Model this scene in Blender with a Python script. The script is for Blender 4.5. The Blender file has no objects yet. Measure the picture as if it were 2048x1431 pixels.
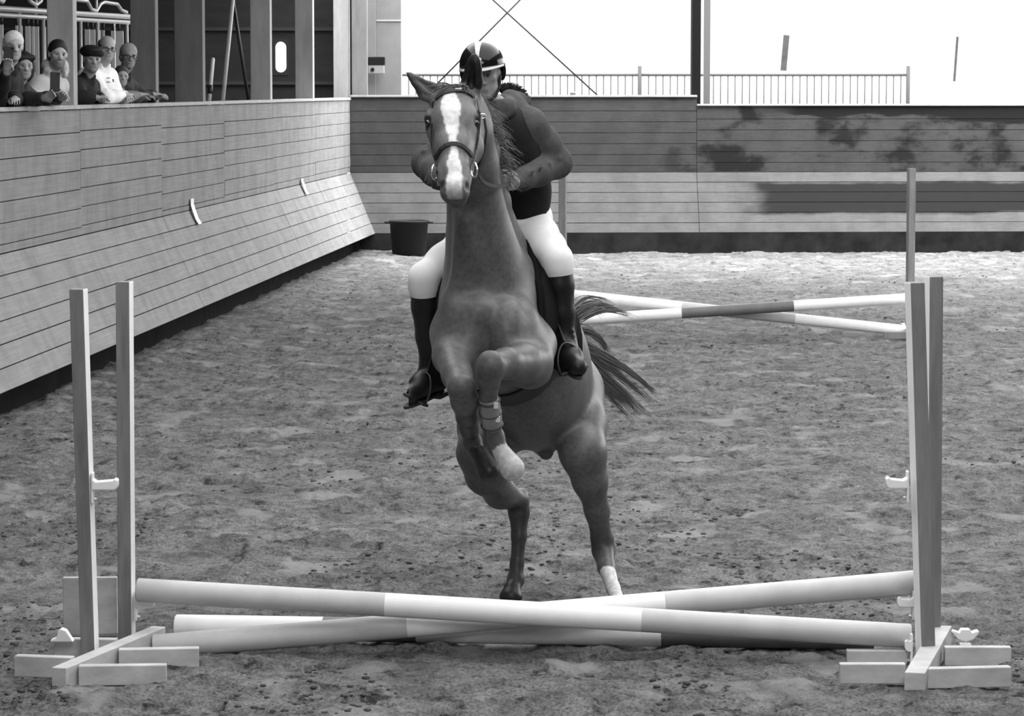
import bpy, bmesh, math, random
import numpy as np
from mathutils import Vector, Matrix
random.seed(7); np.random.seed(7)
S = bpy.context.scene
COL = S.collection
# ------------------------------------------------------------ camera, world, exposure
F = 6000.0; EYE = 2.5; W, H = 2048.0, 1431.0
TILT = math.atan(540.5 / F)
cd = bpy.data.cameras.new('camera'); cam = bpy.data.objects.new('camera', cd); COL.objects.link(cam)
cd.sensor_fit = 'HORIZONTAL'; cd.sensor_width = 36.0; cd.lens = 36.0 * F / W
cam.location = (0, 0, EYE); cam.rotation_euler = (math.pi / 2 - TILT, 0, 0)
cd.clip_start = 0.5; cd.clip_end = 600
S.camera = cam
cd.dof.use_dof = True; cd.dof.focus_distance = 13.6; cd.dof.aperture_fstop = 28
wd = bpy.data.worlds.new('sky'); S.world = wd; wd.use_nodes = True
nt = wd.node_tree; nt.nodes.clear()
wo = nt.nodes.new('ShaderNodeOutputWorld'); bg = nt.nodes.new('ShaderNodeBackground')
tc = nt.nodes.new('ShaderNodeTexCoord'); sx = nt.nodes.new('ShaderNodeSeparateXYZ'); rp = nt.nodes.new('ShaderNodeValToRGB')
nt.links.new(tc.outputs['Generated'], sx.inputs[0]); nt.links.new(sx.outputs['Z'], rp.inputs[0])
rp.color_ramp.elements[0].position = 0.0; rp.color_ramp.elements[0].color = (0.75, 0.75, 0.75, 1)
rp.color_ramp.elements[1].position = 0.7; rp.color_ramp.elements[1].color = (5.8, 5.8, 5.8, 1)
nt.links.new(rp.outputs[0], bg.inputs[0]); bg.inputs[1].default_value = 1.9
nt.links.new(bg.outputs[0], wo.inputs[0])
S.view_settings.view_transform = 'Standard'; S.view_settings.look = 'None'
S.view_settings.gamma = 1.0; S.view_settings.exposure = 0.40
def area(name, loc, rot, sx_, sy_, power):
    l = bpy.data.lights.new(name, 'AREA'); l.shape = 'RECTANGLE'; l.size = sx_; l.size_y = sy_; l.energy = power
    o = bpy.data.objects.new(name, l); COL.objects.link(o); o.location = loc; o.rotation_euler = rot; return o
# unseen area lights added under the roof: overhead light and camera-side fill
area('added_top_near', (0.8, 15.5, 5.85), (0, 0, 0), 8.0, 13.0, 900)
area('added_fill_rear', (1.0, 1.0, 5.85), (0, 0, 0), 3.0, 8, 900)  # added fill for the faces turned to the camera
area('added_top_middle', (1.2, 26.5, 5.85), (0, 0, 0), 5.0, 8, 330)
area('added_top_far', (1.5, 36, 5.85), (0, 0, 0), 3.0, 6, 260)

# ------------------------------------------------------------ helpers
def ray(px, py):
    x = (px - W / 2) / F; y = -(py - H / 2) / F
    return Vector((x, math.cos(TILT) + y * math.sin(TILT), -math.sin(TILT) + y * math.cos(TILT)))
def P(px, py, Y):
    d = ray(px, py); return Vector((0, 0, EYE)) + d * (Y / d.y)
def G(px, py, z=0.0):
    d = ray(px, py); return Vector((0, 0, EYE)) + d * ((z - EYE) / d.z)

MATS = {}
def mat(name, col, rough=0.7, spec=0.3, noise=0, nscale=8.0, stretch=(1, 1, 1), bump=0.0, metal=0.0, col2=None, detail=4.0, clear=0.0, obj=True, sharp=None):
    if name in MATS: return MATS[name]
    m = bpy.data.materials.new(name); m.use_nodes = True; n = m.node_tree.nodes; L = m.node_tree.links
    b = n['Principled BSDF']
    b.inputs['Base Color'].default_value = (col, col, col, 1)
    b.inputs['Roughness'].default_value = rough; b.inputs['Metallic'].default_value = metal
    b.inputs['Specular IOR Level'].default_value = spec
    b.inputs['Coat Weight'].default_value = clear
    if noise or bump:
        t = n.new('ShaderNodeTexCoord'); mp = n.new('ShaderNodeMapping'); mp.inputs['Scale'].default_value = stretch
        L.new(t.outputs['Object'], mp.inputs[0])
        nz = n.new('ShaderNodeTexNoise'); nz.inputs['Scale'].default_value = nscale; nz.inputs['Detail'].default_value = detail
        nz.inputs['Roughness'].default_value = 0.65
        L.new(mp.outputs[0], nz.inputs['Vector'])
        if noise:
            c2 = col2 if col2 is not None else col * (1 - noise)
            r = n.new('ShaderNodeValToRGB'); s0, s1 = sharp or (0.32, 0.68)
            r.color_ramp.elements[0].position = s0; r.color_ramp.elements[0].color = (c2, c2, c2, 1)
            r.color_ramp.elements[1].position = s1; r.color_ramp.elements[1].color = (col, col, col, 1)
            L.new(nz.outputs[0], r.inputs[0]); L.new(r.outputs[0], b.inputs['Base Color'])
        if bump:
            bp = n.new('ShaderNodeBump'); bp.inputs['Strength'].default_value = bump; bp.inputs['Distance'].default_value = 0.01
            L.new(nz.outputs[0], bp.inputs['Height']); L.new(bp.outputs[0], b.inputs['Normal'])
    MATS[name] = m; return m

def tag(o, label=None, cat=None, group=None, kind=None):
    if label: o['label'] = label
    if cat: o['category'] = cat
    if group: o['group'] = group
    if kind: o['kind'] = kind
    return o
def empty(name, loc=(0, 0, 0), rz=0.0):
    o = bpy.data.objects.new(name, None); COL.objects.link(o); o.location = loc; o.rotation_euler = (0, 0, rz)
    o.empty_display_size = 0.1; return o
def setpar(o, parent):
    if parent is not None:
        o.parent = parent
        o.matrix_parent_inverse = parent.matrix_basis.inverted()
    return o
def mkobj(name, me, m=None, parent=None, smooth=False):
    o = bpy.data.objects.new(name, me); COL.objects.link(o)
    if m is not None and not me.materials: me.materials.append(m)
    if smooth and len(me.polygons): me.polygons.foreach_set('use_smooth', [True] * len(me.polygons))
    setpar(o, parent); return o
class MB:
    def __init__(s): s.v = []; s.f = []; s.mi = []; s.cur = 0
    def add(s, vs, fs):
        k = len(s.v); s.v += [tuple(v) for v in vs]; s.f += [tuple(i + k for i in f) for f in fs]; s.mi += [s.cur] * len(fs); return s
    def box(s, c, size, rz=0.0, M=None):
        hx, hy, hz = [a / 2 for a in size]
        R = M if M is not None else Matrix.Rotation(rz, 3, 'Z')
        vs = [Vector(c) + R @ Vector((x * hx, y * hy, z * hz)) for x in (-1, 1) for y in (-1, 1) for z in (-1, 1)]
        return s.add(vs, [(0, 1, 3, 2), (4, 6, 7, 5), (0, 4, 5, 1), (2, 3, 7, 6), (0, 2, 6, 4), (1, 5, 7, 3)])
    def beam(s, a, b, w, d, side=(1, 0, 0)):
        a = Vector(a); b = Vector(b); z = (b - a).normalized(); x = Vector(side); x = (x - z * x.dot(z)).normalized(); y = z.cross(x)
        M = Matrix((x, y, z)).transposed()
        return s.box((a + b) / 2, (w, d, (b - a).length), M=M)
    def tube(s, pts, r, n=12, cap=True, closed=False):
        pts = [Vector(p) for p in pts]; rs = r if isinstance(r, (list, tuple)) else [r] * len(pts)
        k = len(s.v); m = len(pts); ref = None
        for i, p in enumerate(pts):
            if closed: t = (pts[(i + 1) % m] - pts[i - 1]).normalized()
            else: t = (pts[min(i + 1, m - 1)] - pts[max(i - 1, 0)]).normalized()
            if ref is None:
                ref = Vector((0, 0, 1)) if abs(t.z) < 0.9 else Vector((1, 0, 0))
            x = (ref - t * ref.dot(t)).normalized(); ref = x; y = t.cross(x)
            for j in range(n):
                a = 2 * math.pi * j / n; s.v.append(tuple(p + (x * math.cos(a) + y * math.sin(a)) * rs[i]))
        for i in range(m if closed else m - 1):
            i2 = (i + 1) % m
            for j in range(n):
                j2 = (j + 1) % n
                s.f.append((k + i * n + j, k + i * n + j2, k + i2 * n + j2, k + i2 * n + j)); s.mi.append(s.cur)
        if cap and not closed:
            s.f.append(tuple(k + j for j in range(n))[::-1]); s.f.append(tuple(k + (m - 1) * n + j for j in range(n))); s.mi += [s.cur] * 2
        return s
    def lathe(s, c, prof, n=32, capb=True):
        k = len(s.v); m = len(prof); c = Vector(c)
        for (r, z) in prof:
            for j in range(n):
                a = 2 * math.pi * j / n; s.v.append((c.x + r * math.cos(a), c.y + r * math.sin(a), c.z + z))
        for i in range(m - 1):
            for j in range(n):
                j2 = (j + 1) % n; s.f.append((k + i * n + j, k + i * n + j2, k + (i + 1) * n + j2, k + (i + 1) * n + j)); s.mi.append(s.cur)
        if capb: s.f.append(tuple(k + j for j in range(n))[::-1]); s.mi.append(s.cur)
        return s
    def prism(s, poly, axis_a, axis_b, org, depth_vec):
        # polygon in the plane (axis_a, axis_b) from org, extruded by depth_vec
        org = Vector(org); A = Vector(axis_a); B = Vector(axis_b); D = Vector(depth_vec); n = len(poly)
        vs = [org + A * p[0] + B * p[1] for p in poly] + [org + A * p[0] + B * p[1] + D for p in poly]
        fs = [tuple(range(n))[::-1], tuple(range(n, 2 * n))] + [(i, (i + 1) % n, n + (i + 1) % n, n + i) for i in range(n)]
        return s.add(vs, fs)
    def build(s, name, m, parent=None, smooth=False, bevel=0.0, mats=None, seg=2, autos=False):
        me = bpy.data.meshes.new(name); me.from_pydata(s.v, [], s.f)
        for mm in (mats or [m]): me.materials.append(mm)
        if mats: me.polygons.foreach_set('material_index', s.mi)
        me.update()
        bm = bmesh.new(); bm.from_mesh(me); bmesh.ops.recalc_face_normals(bm, faces=bm.faces); bm.to_mesh(me); bm.free()
        o = mkobj(name, me, None, parent, smooth or autos)
        if bevel:
            b = o.modifiers.new('bevel', 'BEVEL'); b.width = bevel; b.segments = seg; b.limit_method = 'ANGLE'; b.angle_limit = 0.7
        if autos:
            e = o.modifiers.new('split', 'EDGE_SPLIT'); e.split_angle = 0.7
        return o

def vnoise(x, y, seed=0):
    xi = np.floor(x).astype(np.int64); yi = np.floor(y).astype(np.int64); fx = x - xi; fy = y - yi
    fx = fx * fx * (3 - 2 * fx); fy = fy * fy * (3 - 2 * fy)
    def h(a, b):
        n = (a * 374761393 + b * 668265263 + seed * 974711) & 0xffffffff
        n = ((n ^ (n >> 13)) * 1274126177) & 0xffffffff
        return ((n ^ (n >> 16)) & 0xffff) / 65535.0
    return (h(xi, yi) * (1 - fx) + h(xi + 1, yi) * fx) * (1 - fy) + (h(xi, yi + 1) * (1 - fx) + h(xi + 1, yi + 1) * fx) * fy

# ------------------------------------------------------------ setting
LW = lambda Y: -3.98 + 0.0677 * (Y - 23.3)          # x of the left wall's upper face at depth Y
def wall_x_for(px):                                 # depth at which the left wall passes a picture column
    k = (1024 - px) / F; return 5.557 / (k + 0.0677)
wood_up = mat('wall_boards', 0.46, 0.75, 0.2, noise=0.35, nscale=1.6, stretch=(1, 1, 9), bump=0.15, detail=8)
# sand
def ground_h(x, y):
    h = 0.030 * (vnoise(x * 2.2, y * 2.2, 1) - .5) + 0.030 * (vnoise(x * 5.2, y * 4.6, 2) - .5) + 0.022 * (vnoise(x * 12, y * 11, 3) - .5)
    h += 0.016 * (vnoise(x * 27, y * 25, 4) - .5) + 0.009 * (vnoise(x * 60, y * 55, 5) - .5)
    # trodden pits: flattened bottoms
    c = vnoise(x * 3.1 + 40, y * 2.6, 6); h = np.where(c > 0.66, h * 0.3 - 0.012, h)
    dl = x - (LW(y) + 0.35); h += 0.05 * np.exp(-np.clip(dl, 0, 9) ** 2 / 0.5)
    return h
rows = []; y = 7.5
while y < 47.2:
    rows.append(y); y += max(0.016, 0.00013 * y * y)
rows = np.array(rows); NX = 620
U = np.linspace(0, 1, NX)
XX = np.zeros((len(rows), NX)); YY = np.repeat(rows[:, None], NX, 1)
for i, yy in enumerate(rows):
    xl = max(LW(yy) - 0.15, -0.20 * yy - 0.6); xr = 0.20 * yy + 0.8
    XX[i] = xl + (xr - xl) * U
ZZ = ground_h(XX, YY)
nr = len(rows)
vv = np.stack([XX, YY, ZZ], -1).reshape(-1, 3)
idx = np.arange(nr * NX).reshape(nr, NX)
ff = np.stack([idx[:-1, :-1], idx[:-1, 1:], idx[1:, 1:], idx[1:, :-1]], -1).reshape(-1, 4)
def npmesh(name, v, f):
    me = bpy.data.meshes.new(name); me.vertices.add(len(v)); me.vertices.foreach_set('co', np.asarray(v, dtype=np.float32).ravel())
    k = f.shape[1]; me.loops.add(f.size); me.loops.foreach_set('vertex_index', f.ravel().astype(np.int32))
    me.polygons.add(len(f)); me.polygons.foreach_set('loop_start', np.arange(0, f.size, k, dtype=np.int32))
    me.polygons.foreach_set('loop_total', np.full(len(f), k, dtype=np.int32)); me.update(calc_edges=True); me.validate(); return me
sand = bpy.data.materials.new('arena_sand'); sand.use_nodes = True
n = sand.node_tree.nodes; L = sand.node_tree.links; b = n['Principled BSDF']
b.inputs['Roughness'].default_value = 0.95; b.inputs['Specular IOR Level'].default_value = 0.1
t = n.new('ShaderNodeTexCoord')
def nzn(scale, stretch=(1, 1, 1), det=5, ro=0.6):
    mp = n.new('ShaderNodeMapping'); mp.inputs['Scale'].default_value = stretch; L.new(t.outputs['Object'], mp.inputs[0])
    z = n.new('ShaderNodeTexNoise'); z.inputs['Scale'].default_value = scale; z.inputs['Detail'].default_value = det; z.inputs['Roughness'].default_value = ro
    L.new(mp.outputs[0], z.inputs['Vector']); return z
def rampn(src, p0, c0, p1, c1):
    r = n.new('ShaderNodeValToRGB'); r.color_ramp.elements[0].position = p0; r.color_ramp.elements[0].color = (c0, c0, c0, 1)
    r.color_ramp.elements[1].position = p1; r.color_ramp.elements[1].color = (c1, c1, c1, 1); L.new(src, r.inputs[0]); return r
def mixn(kind, fac, a, bb):
    x = n.new('ShaderNodeMixRGB'); x.blend_type = kind
    if isinstance(fac, float): x.inputs[0].default_value = fac
    else: L.new(fac, x.inputs[0])
    L.new(a, x.inputs[1]); L.new(bb, x.inputs[2]); return x
zone = nzn(0.55, det=3); fine = nzn(16, (1, .8, 1), 8, 0.75); mid = nzn(3.4, (1, 0.8, 1), 6, 0.7); pale = nzn(2.1, (1, .75, 1), 2, 0.5)
zr = rampn(zone.outputs[0], 0.35, 0.80, 0.62, 1.0); fr = rampn(fine.outputs[0], 0.34, 0.50, 0.54, 1.0)
spk = nzn(70, (1, .8, 1), 4, 0.7); sr_ = rampn(spk.outputs[0], 0.36, 0.42, 0.56, 1.0)
clump = nzn(6.5, (1, .7, 1), 8, 0.8); cr_ = rampn(clump.outputs[0], 0.38, 0.22, 0.47, 1.0)
mr = rampn(mid.outputs[0], 0.36, 0.11, 0.58, 0.20); pr = rampn(pale.outputs[0], 0.60, 0.0, 0.66, 1.0)
m1 = mixn('MULTIPLY', 1.0, mr.outputs[0], fr.outputs[0]); m2 = mixn('MULTIPLY', 1.0, m1.outputs[0], zr.outputs[0]); m2 = mixn('MULTIPLY', 1.0, m2.outputs[0], cr_.outputs[0]); m2 = mixn('MULTIPLY', 1.0, m2.outputs[0], sr_.outputs[0])
pc = n.new('ShaderNodeRGB'); pc.outputs[0].default_value = (0.23, 0.23, 0.23, 1)
pm = n.new('ShaderNodeMath'); pm.operation = 'MULTIPLY'; L.new(pr.outputs[0], pm.inputs[0]); pm.inputs[1].default_value = 0.55
m3 = mixn('MIX', pm.outputs[0], m2.outputs[0], pc.outputs[0])
L.new(m3.outputs[0], b.inputs['Base Color'])
bp = n.new('ShaderNodeBump'); bp.inputs['Strength'].default_value = 0.7; bp.inputs['Distance'].default_value = 0.012
L.new(fine.outputs[0], bp.inputs['Height']); L.new(bp.outputs[0], b.inputs['Normal'])
me = npmesh('floor', vv, ff); floor = mkobj('floor', me, sand, None, True); tag(floor, kind='structure')
MB().box((-.9, 17.6, -.14), (22, 59.6, .16)).build('floor_margin', sand).__setitem__('kind', 'structure')
# clods thrown up by hooves
def clods(n_, seed):
    rng = np.random.RandomState(seed); mb = MB()
    for i in range(n_):
        yy = 1 / (1 / 9.0 - rng.rand() * (1 / 9.0 - 1 / 42.0)); xx = rng.uniform(max(-0.18 * yy, LW(yy) + .3), 0.18 * yy)
        if vnoise(np.array([xx * 1.3]), np.array([yy * .9]), 9)[0] < 0.62: continue
        r = 0.004 + 0.016 * rng.rand() ** 2.2; z = float(ground_h(np.array([xx]), np.array([yy]))[0]) - r * .15
        vs = []; fs = []
        for k_, (a, zz) in enumerate([(0, -1)] + [(j * 1.2566, -.3) for j in range(5)] + [(j * 1.2566 + .6, .45) for j in range(5)] + [(0, 1)]):
            rr = r * (0.0 if abs(zz) == 1 else 1.0) * rng.uniform(.7, 1.2); vs.append((xx + rr * math.cos(a), yy + rr * math.sin(a), z + r * .25 + zz * r * .55))
        for j in range(5):
            j2 = (j + 1) % 5; fs += [(0, 1 + j2, 1 + j), (1 + j, 1 + j2, 6 + j), (6 + j, 1 + j2, 6 + j2), (6 + j, 6 + j2, 11)]
        mb.add(vs, fs)
    return mb
clod_m = mat('damp_clod', 0.10, 0.95, 0.1, noise=0.5, nscale=30)
tag(clods(15000, 3).build('sand_clods', clod_m, None, True), 'small dark clods scattered over the churned arena sand', 'clods', kind='stuff')

# boarded kicking walls
def board_wall(name, org, dirv, inward, length, panels, top, m, top2=None):
    """boards along dirv from org; profile vertical down to 1.21 then slanting inward to 0.30"""
    mb = MB(); d = Vector(dirv).normalized(); q = Vector(inward).normalized(); o0 = Vector(org)
    rng = random.Random(len(name) * 7 + 3)
    cuts = [0.0] + panels + [length]
    for i in range(len(cuts) - 1):
        a, bb = cuts[i], cuts[i + 1]; tp = top if not (top2 and a >= top2[0] - .01) else top2[1]
        off = rng.uniform(-.02, .02)
        zs = [tp]; z = tp - 0.20 + off
        while z > 1.21 + 0.05: zs.append(z); z -= 0.166
        zs.append(1.21)
        for k in range(len(zs) - 1):
            z1, z0 = zs[k], zs[k + 1]; j = rng.uniform(-.003, .003); th = 0.04
            c = o0 + d * ((a + bb) / 2) + q * (j - th / 2); c.z = (z0 + z1) / 2
            M = Matrix((d, q, Vector((0, 0, 1)))).transposed()
            mb.box(c, (bb - a - 0.006, th, z1 - z0 - 0.007), M=M)
        nrm = (Vector((0, 0, 1)) * 0.42 + q * 0.91).normalized(); dn = (q * 0.42 + Vector((0, 0, -0.91))).normalized()
        Ls = 1.0; ns = 6
        for k in range(ns):
            s0 = k * Ls / ns; j = rng.uniform(-.003, .003)
            c = o0 + d * ((a + bb) / 2) + dn * (s0 + Ls / ns / 2) + nrm * (j - .02); c.z += 1.21
            M = Matrix((d, nrm, -dn)).transposed()
            mb.box(c, (bb - a - 0.006, 0.04, Ls / ns - 0.007), M=M)
    mb.build(name, m, None, bevel=0.002, seg=1).__setitem__('kind', 'structure')
    mb2 = MB()       # dark backing, coping and the recessed base board
    M = Matrix((d, q, Vector((0, 0, 1)))).transposed(); mid_ = o0 + d * (length / 2)
    c = mid_ + q * (-0.09); c.z = 1.0
    mb2.box(c, (length, 0.08, 2.6 if top < 2.33 else 2.42), M=M)
    c = mid_ + q * 0.16; c.z = 0.14; mb2.box(c, (length, 0.05, 0.36), M=M)
    return mb2

ymin = 8.0; ymax = 45.75
wl_len = (ymax - ymin) * math.sqrt(1 + .0677 ** 2)
inw = Vector((1, -0.0677, 0))
def lwall_s(px): return (wall_x_for(px) - ymin) * math.sqrt(1 + .0677 ** 2)
def board_mat(name, base, stain_shade):
    m = bpy.data.materials.new(name); m.use_nodes = True; nn = m.node_tree.nodes; LL = m.node_tree.links; bs = nn['Principled BSDF']
    bs.inputs['Roughness'].default_value = 0.7; bs.inputs['Specular IOR Level'].default_value = 0.04
    tt = nn.new('ShaderNodeTexCoord')
    def nz(scale, st, det=6, ro=.6):
        mp = nn.new('ShaderNodeMapping'); mp.inputs['Scale'].default_value = st; LL.new(tt.outputs['Object'], mp.inputs[0])
        z = nn.new('ShaderNodeTexNoise'); z.inputs['Scale'].default_value = scale; z.inputs['Detail'].default_value = det; z.inputs['Roughness'].default_value = ro
        LL.new(mp.outputs[0], z.inputs['Vector']); return z
    def rp_(src, p0, c0, p1, c1):
        r = nn.new('ShaderNodeValToRGB'); r.color_ramp.elements[0].position = p0; r.color_ramp.elements[0].color = (c0, c0, c0, 1)
        r.color_ramp.elements[1].position = p1; r.color_ramp.elements[1].color = (c1, c1, c1, 1); LL.new(src, r.inputs[0]); return r
    def mx(kind, a, b_, fac=1.0):
        x = nn.new('ShaderNodeMixRGB'); x.blend_type = kind
        if isinstance(fac, float): x.inputs[0].default_value = fac
        else: LL.new(fac, x.inputs[0])
        LL.new(a, x.inputs[1]); LL.new(b_, x.inputs[2]); return x
    g1 = rp_(nz(4, (1.2, .35, 14), 7).outputs[0], .3, .78, .7, 1.0); g2 = rp_(nz(2.2, (1.5, 1.5, 1.0), 5).outputs[0], .35, .80, .6, 1.0)
    g3 = rp_(nz(24, (1, 1, .4), 5, .7).outputs[0], .28, .80, .40, 1.0)
    x = mx('MULTIPLY', g1.outputs[0], g2.outputs[0]); x = mx('MULTIPLY', x.outputs[0], g3.outputs[0])
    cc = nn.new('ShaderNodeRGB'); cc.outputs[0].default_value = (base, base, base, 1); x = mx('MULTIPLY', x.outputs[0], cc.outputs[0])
    if stain_shade:
        sp = nn.new('ShaderNodeSeparateXYZ'); LL.new(tt.outputs['Object'], sp.inputs[0])
        def mathn(op, a, b_=None, c_=None, clamp=False):
            k = nn.new('ShaderNodeMath'); k.operation = op; k.use_clamp = clamp
            for i, s_ in enumerate((a, b_, c_)):
                if s_ is None: continue
                if isinstance(s_, (int, float)): k.inputs[i].default_value = s_
                else: LL.new(s_, k.inputs[i])
            return k.outputs[0]
        def sstep(v, e0, e1):
            k = nn.new('ShaderNodeMapRange'); k.interpolation_type = 'SMOOTHSTEP'; k.inputs[1].default_value = e0; k.inputs[2].default_value = e1
            LL.new(v, k.inputs[0]); return k.outputs[0]
        X, Z = sp.outputs['X'], sp.outputs['Z']
        wob = mathn('MULTIPLY', mathn('SUBTRACT', nz(.9, (1, 1, 3), 5).outputs[0], .5), .5)
        wob2 = mathn('MULTIPLY', mathn('SUBTRACT', nz(.5, (1, 1, 2), 4).outputs[0], .5), 3.0)
        # soaked lower patch: x > 3.1, z .62 - 1.08
        Zw = mathn('ADD', Z, mathn('MULTIPLY', wob, .35)); Xw = mathn('ADD', X, wob2)
        low = mathn('MULTIPLY', mathn('MULTIPLY', sstep(Xw, 3.0, 3.9), sstep(Zw, .55, .62)), mathn('SUBTRACT', 1.0, sstep(Zw, 1.02, 1.08)))
        # splashes on the upper boards
        bl = sstep(nz(1.35, (1, 1, 1.6), 5, .6).outputs[0], .47, .62)
        up = mathn('MULTIPLY', mathn('MULTIPLY', bl, sstep(X, 1.7, 3.0)), sstep(Z, 1.21, 1.23))
        # damp band under the coping
        Zt = mathn('ADD', Z, mathn('ADD', wob, mathn('MULTIPLY', X, .028)))
        band = mathn('MULTIPLY', sstep(Zt, 2.17, 2.22), sstep(Xw, 3.4, 4.6))
        tot = mathn('MAXIMUM', mathn('MULTIPLY', low, .94), mathn('MAXIMUM', mathn('MULTIPLY', up, .9), mathn('MULTIPLY', band, .95)), clamp=True)
        upz = sstep(Z, 1.20, 1.22)  # upper boards darkened in colour: the slanted lower ones catch more light
        upper_shade = nn.new('ShaderNodeRGB'); upper_shade.outputs[0].default_value = (.56, .56, .56, 1)
        x = mx('MULTIPLY', x.outputs[0], upper_shade.outputs[0], mathn('MULTIPLY', upz, 1.0))
        blk = nn.new('ShaderNodeRGB'); blk.outputs[0].default_value = (.012, .012, .012, 1); x = mx('MIX', x.outputs[0], blk.outputs[0], tot)
    LL.new(x.outputs[0], bs.inputs['Base Color']); return m
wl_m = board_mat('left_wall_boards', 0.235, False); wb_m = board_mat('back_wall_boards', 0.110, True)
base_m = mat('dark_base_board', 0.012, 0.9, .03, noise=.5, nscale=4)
cop_m = mat('coping_wood', 0.34, 0.6, noise=.3, nscale=6, stretch=(1, 1, 6))
bw = board_wall('wall_left', (LW(ymin), ymin, 0), (0.0677, 1, 0), inw, wl_len,
                sorted([4.0, 8.0, 12.0] + [lwall_s(q) for q in (163, 325, 450, 548, 632)]), 2.31, wl_m)
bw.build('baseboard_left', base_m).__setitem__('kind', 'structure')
d = Vector((0.0677, 1, 0)).normalized(); M = Matrix((d, inw.normalized(), Vector((0, 0, 1)))).transposed()
mb = MB(); mb.box(Vector((LW(ymin), ymin, 2.33)) + d * wl_len / 2 - inw * .10, (wl_len, 0.24, 0.035), M=M)
mb.build('trim_1', cop_m, bevel=.004).__setitem__('kind', 'structure')
# back wall
bd = Vector((1, 0.06, 0)).normalized(); bq = Vector((0.06, -1, 0)); bo = Vector((LW(45.72), 45.72, 0))
gx = 5.3
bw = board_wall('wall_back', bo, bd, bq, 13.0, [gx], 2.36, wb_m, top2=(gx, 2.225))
mbb = MB(); Mb = Matrix((bd, bq.normalized(), Vector((0, 0, 1)))).transposed()
c = bo + bd * 6.5 - bq * .10; c.z = 1.0; mbb.box(c, (13, .08, 2.42), M=Mb)
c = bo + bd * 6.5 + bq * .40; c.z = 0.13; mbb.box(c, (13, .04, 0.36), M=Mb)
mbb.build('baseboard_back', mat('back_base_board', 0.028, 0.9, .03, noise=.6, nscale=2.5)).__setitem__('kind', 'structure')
mb = MB(); c = bo + bd * gx / 2 - bq * .06; c.z = 2.37; mb.box(c, (gx, .2, .03), M=Mb)
c = bo + bd * (gx + 13) / 2 - bq * .06; c.z = 2.235; mb.box(c, (13 - gx, .2, .025), M=Mb)
mb.build('trim_2', cop_m, bevel=.004).__setitem__('kind', 'structure')
# open-end frame post
mb = MB(); c = bo + bd * (gx - .0) - bq * .20; mb.box((c.x, c.y, 3.2), (.135, .2, 6.0), M=Mb)
tag(mb.build('steel_column', mat('dark_steel', .008, .8, .05)), 'dark slim column standing at the middle of the open end above the back wall', 'column')
mb = MB(); mb.box((c.x + .21, c.y + .6, 3.5), (.10, .1, 5.0))
tag(mb.build('downpipe', mat('pale_pipe', .10, .8)), 'pale narrow upright behind the dark column outside the open end', 'pipe')
# right side wall, hall roof and the wall behind the viewpoint (out of view, they shape the light)
rf = mat('roof_underside', .22, .8)
mb = MB(); mb.box((10.2, 18, 1.15), (.1, 56, 2.3)); mb.box((10.2, 2, 4.1), (.1, 28, 3.8)); mb.build('wall_right', wl_m).__setitem__('kind', 'structure')
mb = MB(); mb.box((-2.45, 14.5, 6.0), (4.9, 54, .12)); mb.box((6.6, 14.5, 6.0), (7.2, 54, .12)); mb.box((1.5, 14.5, 6.06), (3.0, 54, .05)); 
mb.box((-9, 14.5, 6.0), (8.2, 54, .12)); mb.box((-8.1, 44.4, 6.0), (10.0, 5.8, .12))
mb.build('ceiling', rf).__setitem__('kind', 'structure')
mb = MB(); mb.box((0, -12.5, 3.0), (26, .2, 6.0)); mb.build('wall_near', wl_m).__setitem__('kind', 'structure')

# ------------------------------------------------------------ gallery behind the left wall
GF = 1.25
mb = MB(); mb.add([(LW(8) - .2, 8, GF), (LW(8) - 5, 8, GF), (LW(47) - 6, 47, GF), (LW(47) - .2, 47, GF), (LW(8) - .2, 8, GF - .1), (LW(8) - 5, 8, GF - .1), (LW(47) - 6, 47, GF - .1), (LW(47) - .2, 47, GF - .1)],
      [(0, 1, 2, 3), (4, 7, 6, 5), (0, 4, 5, 1), (2, 6, 7, 3), (0, 3, 7, 4), (1, 5, 6, 2)])
mb.build('floor_gallery', mat('gallery_floor', .2, .9)).__setitem__('kind', 'structure')
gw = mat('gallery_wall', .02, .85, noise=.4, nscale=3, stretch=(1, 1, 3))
mb = MB(); mb.box((-10.4, 18, 3.5), (.15, 61, 5.2)); mb.box((-5.2, -2.3, 1.15), (.1, 20.4, 2.3)); mb.build('wall_gallery_side', mat('gallery_dark', .025, .9)).__setitem__('kind', 'structure')
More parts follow.
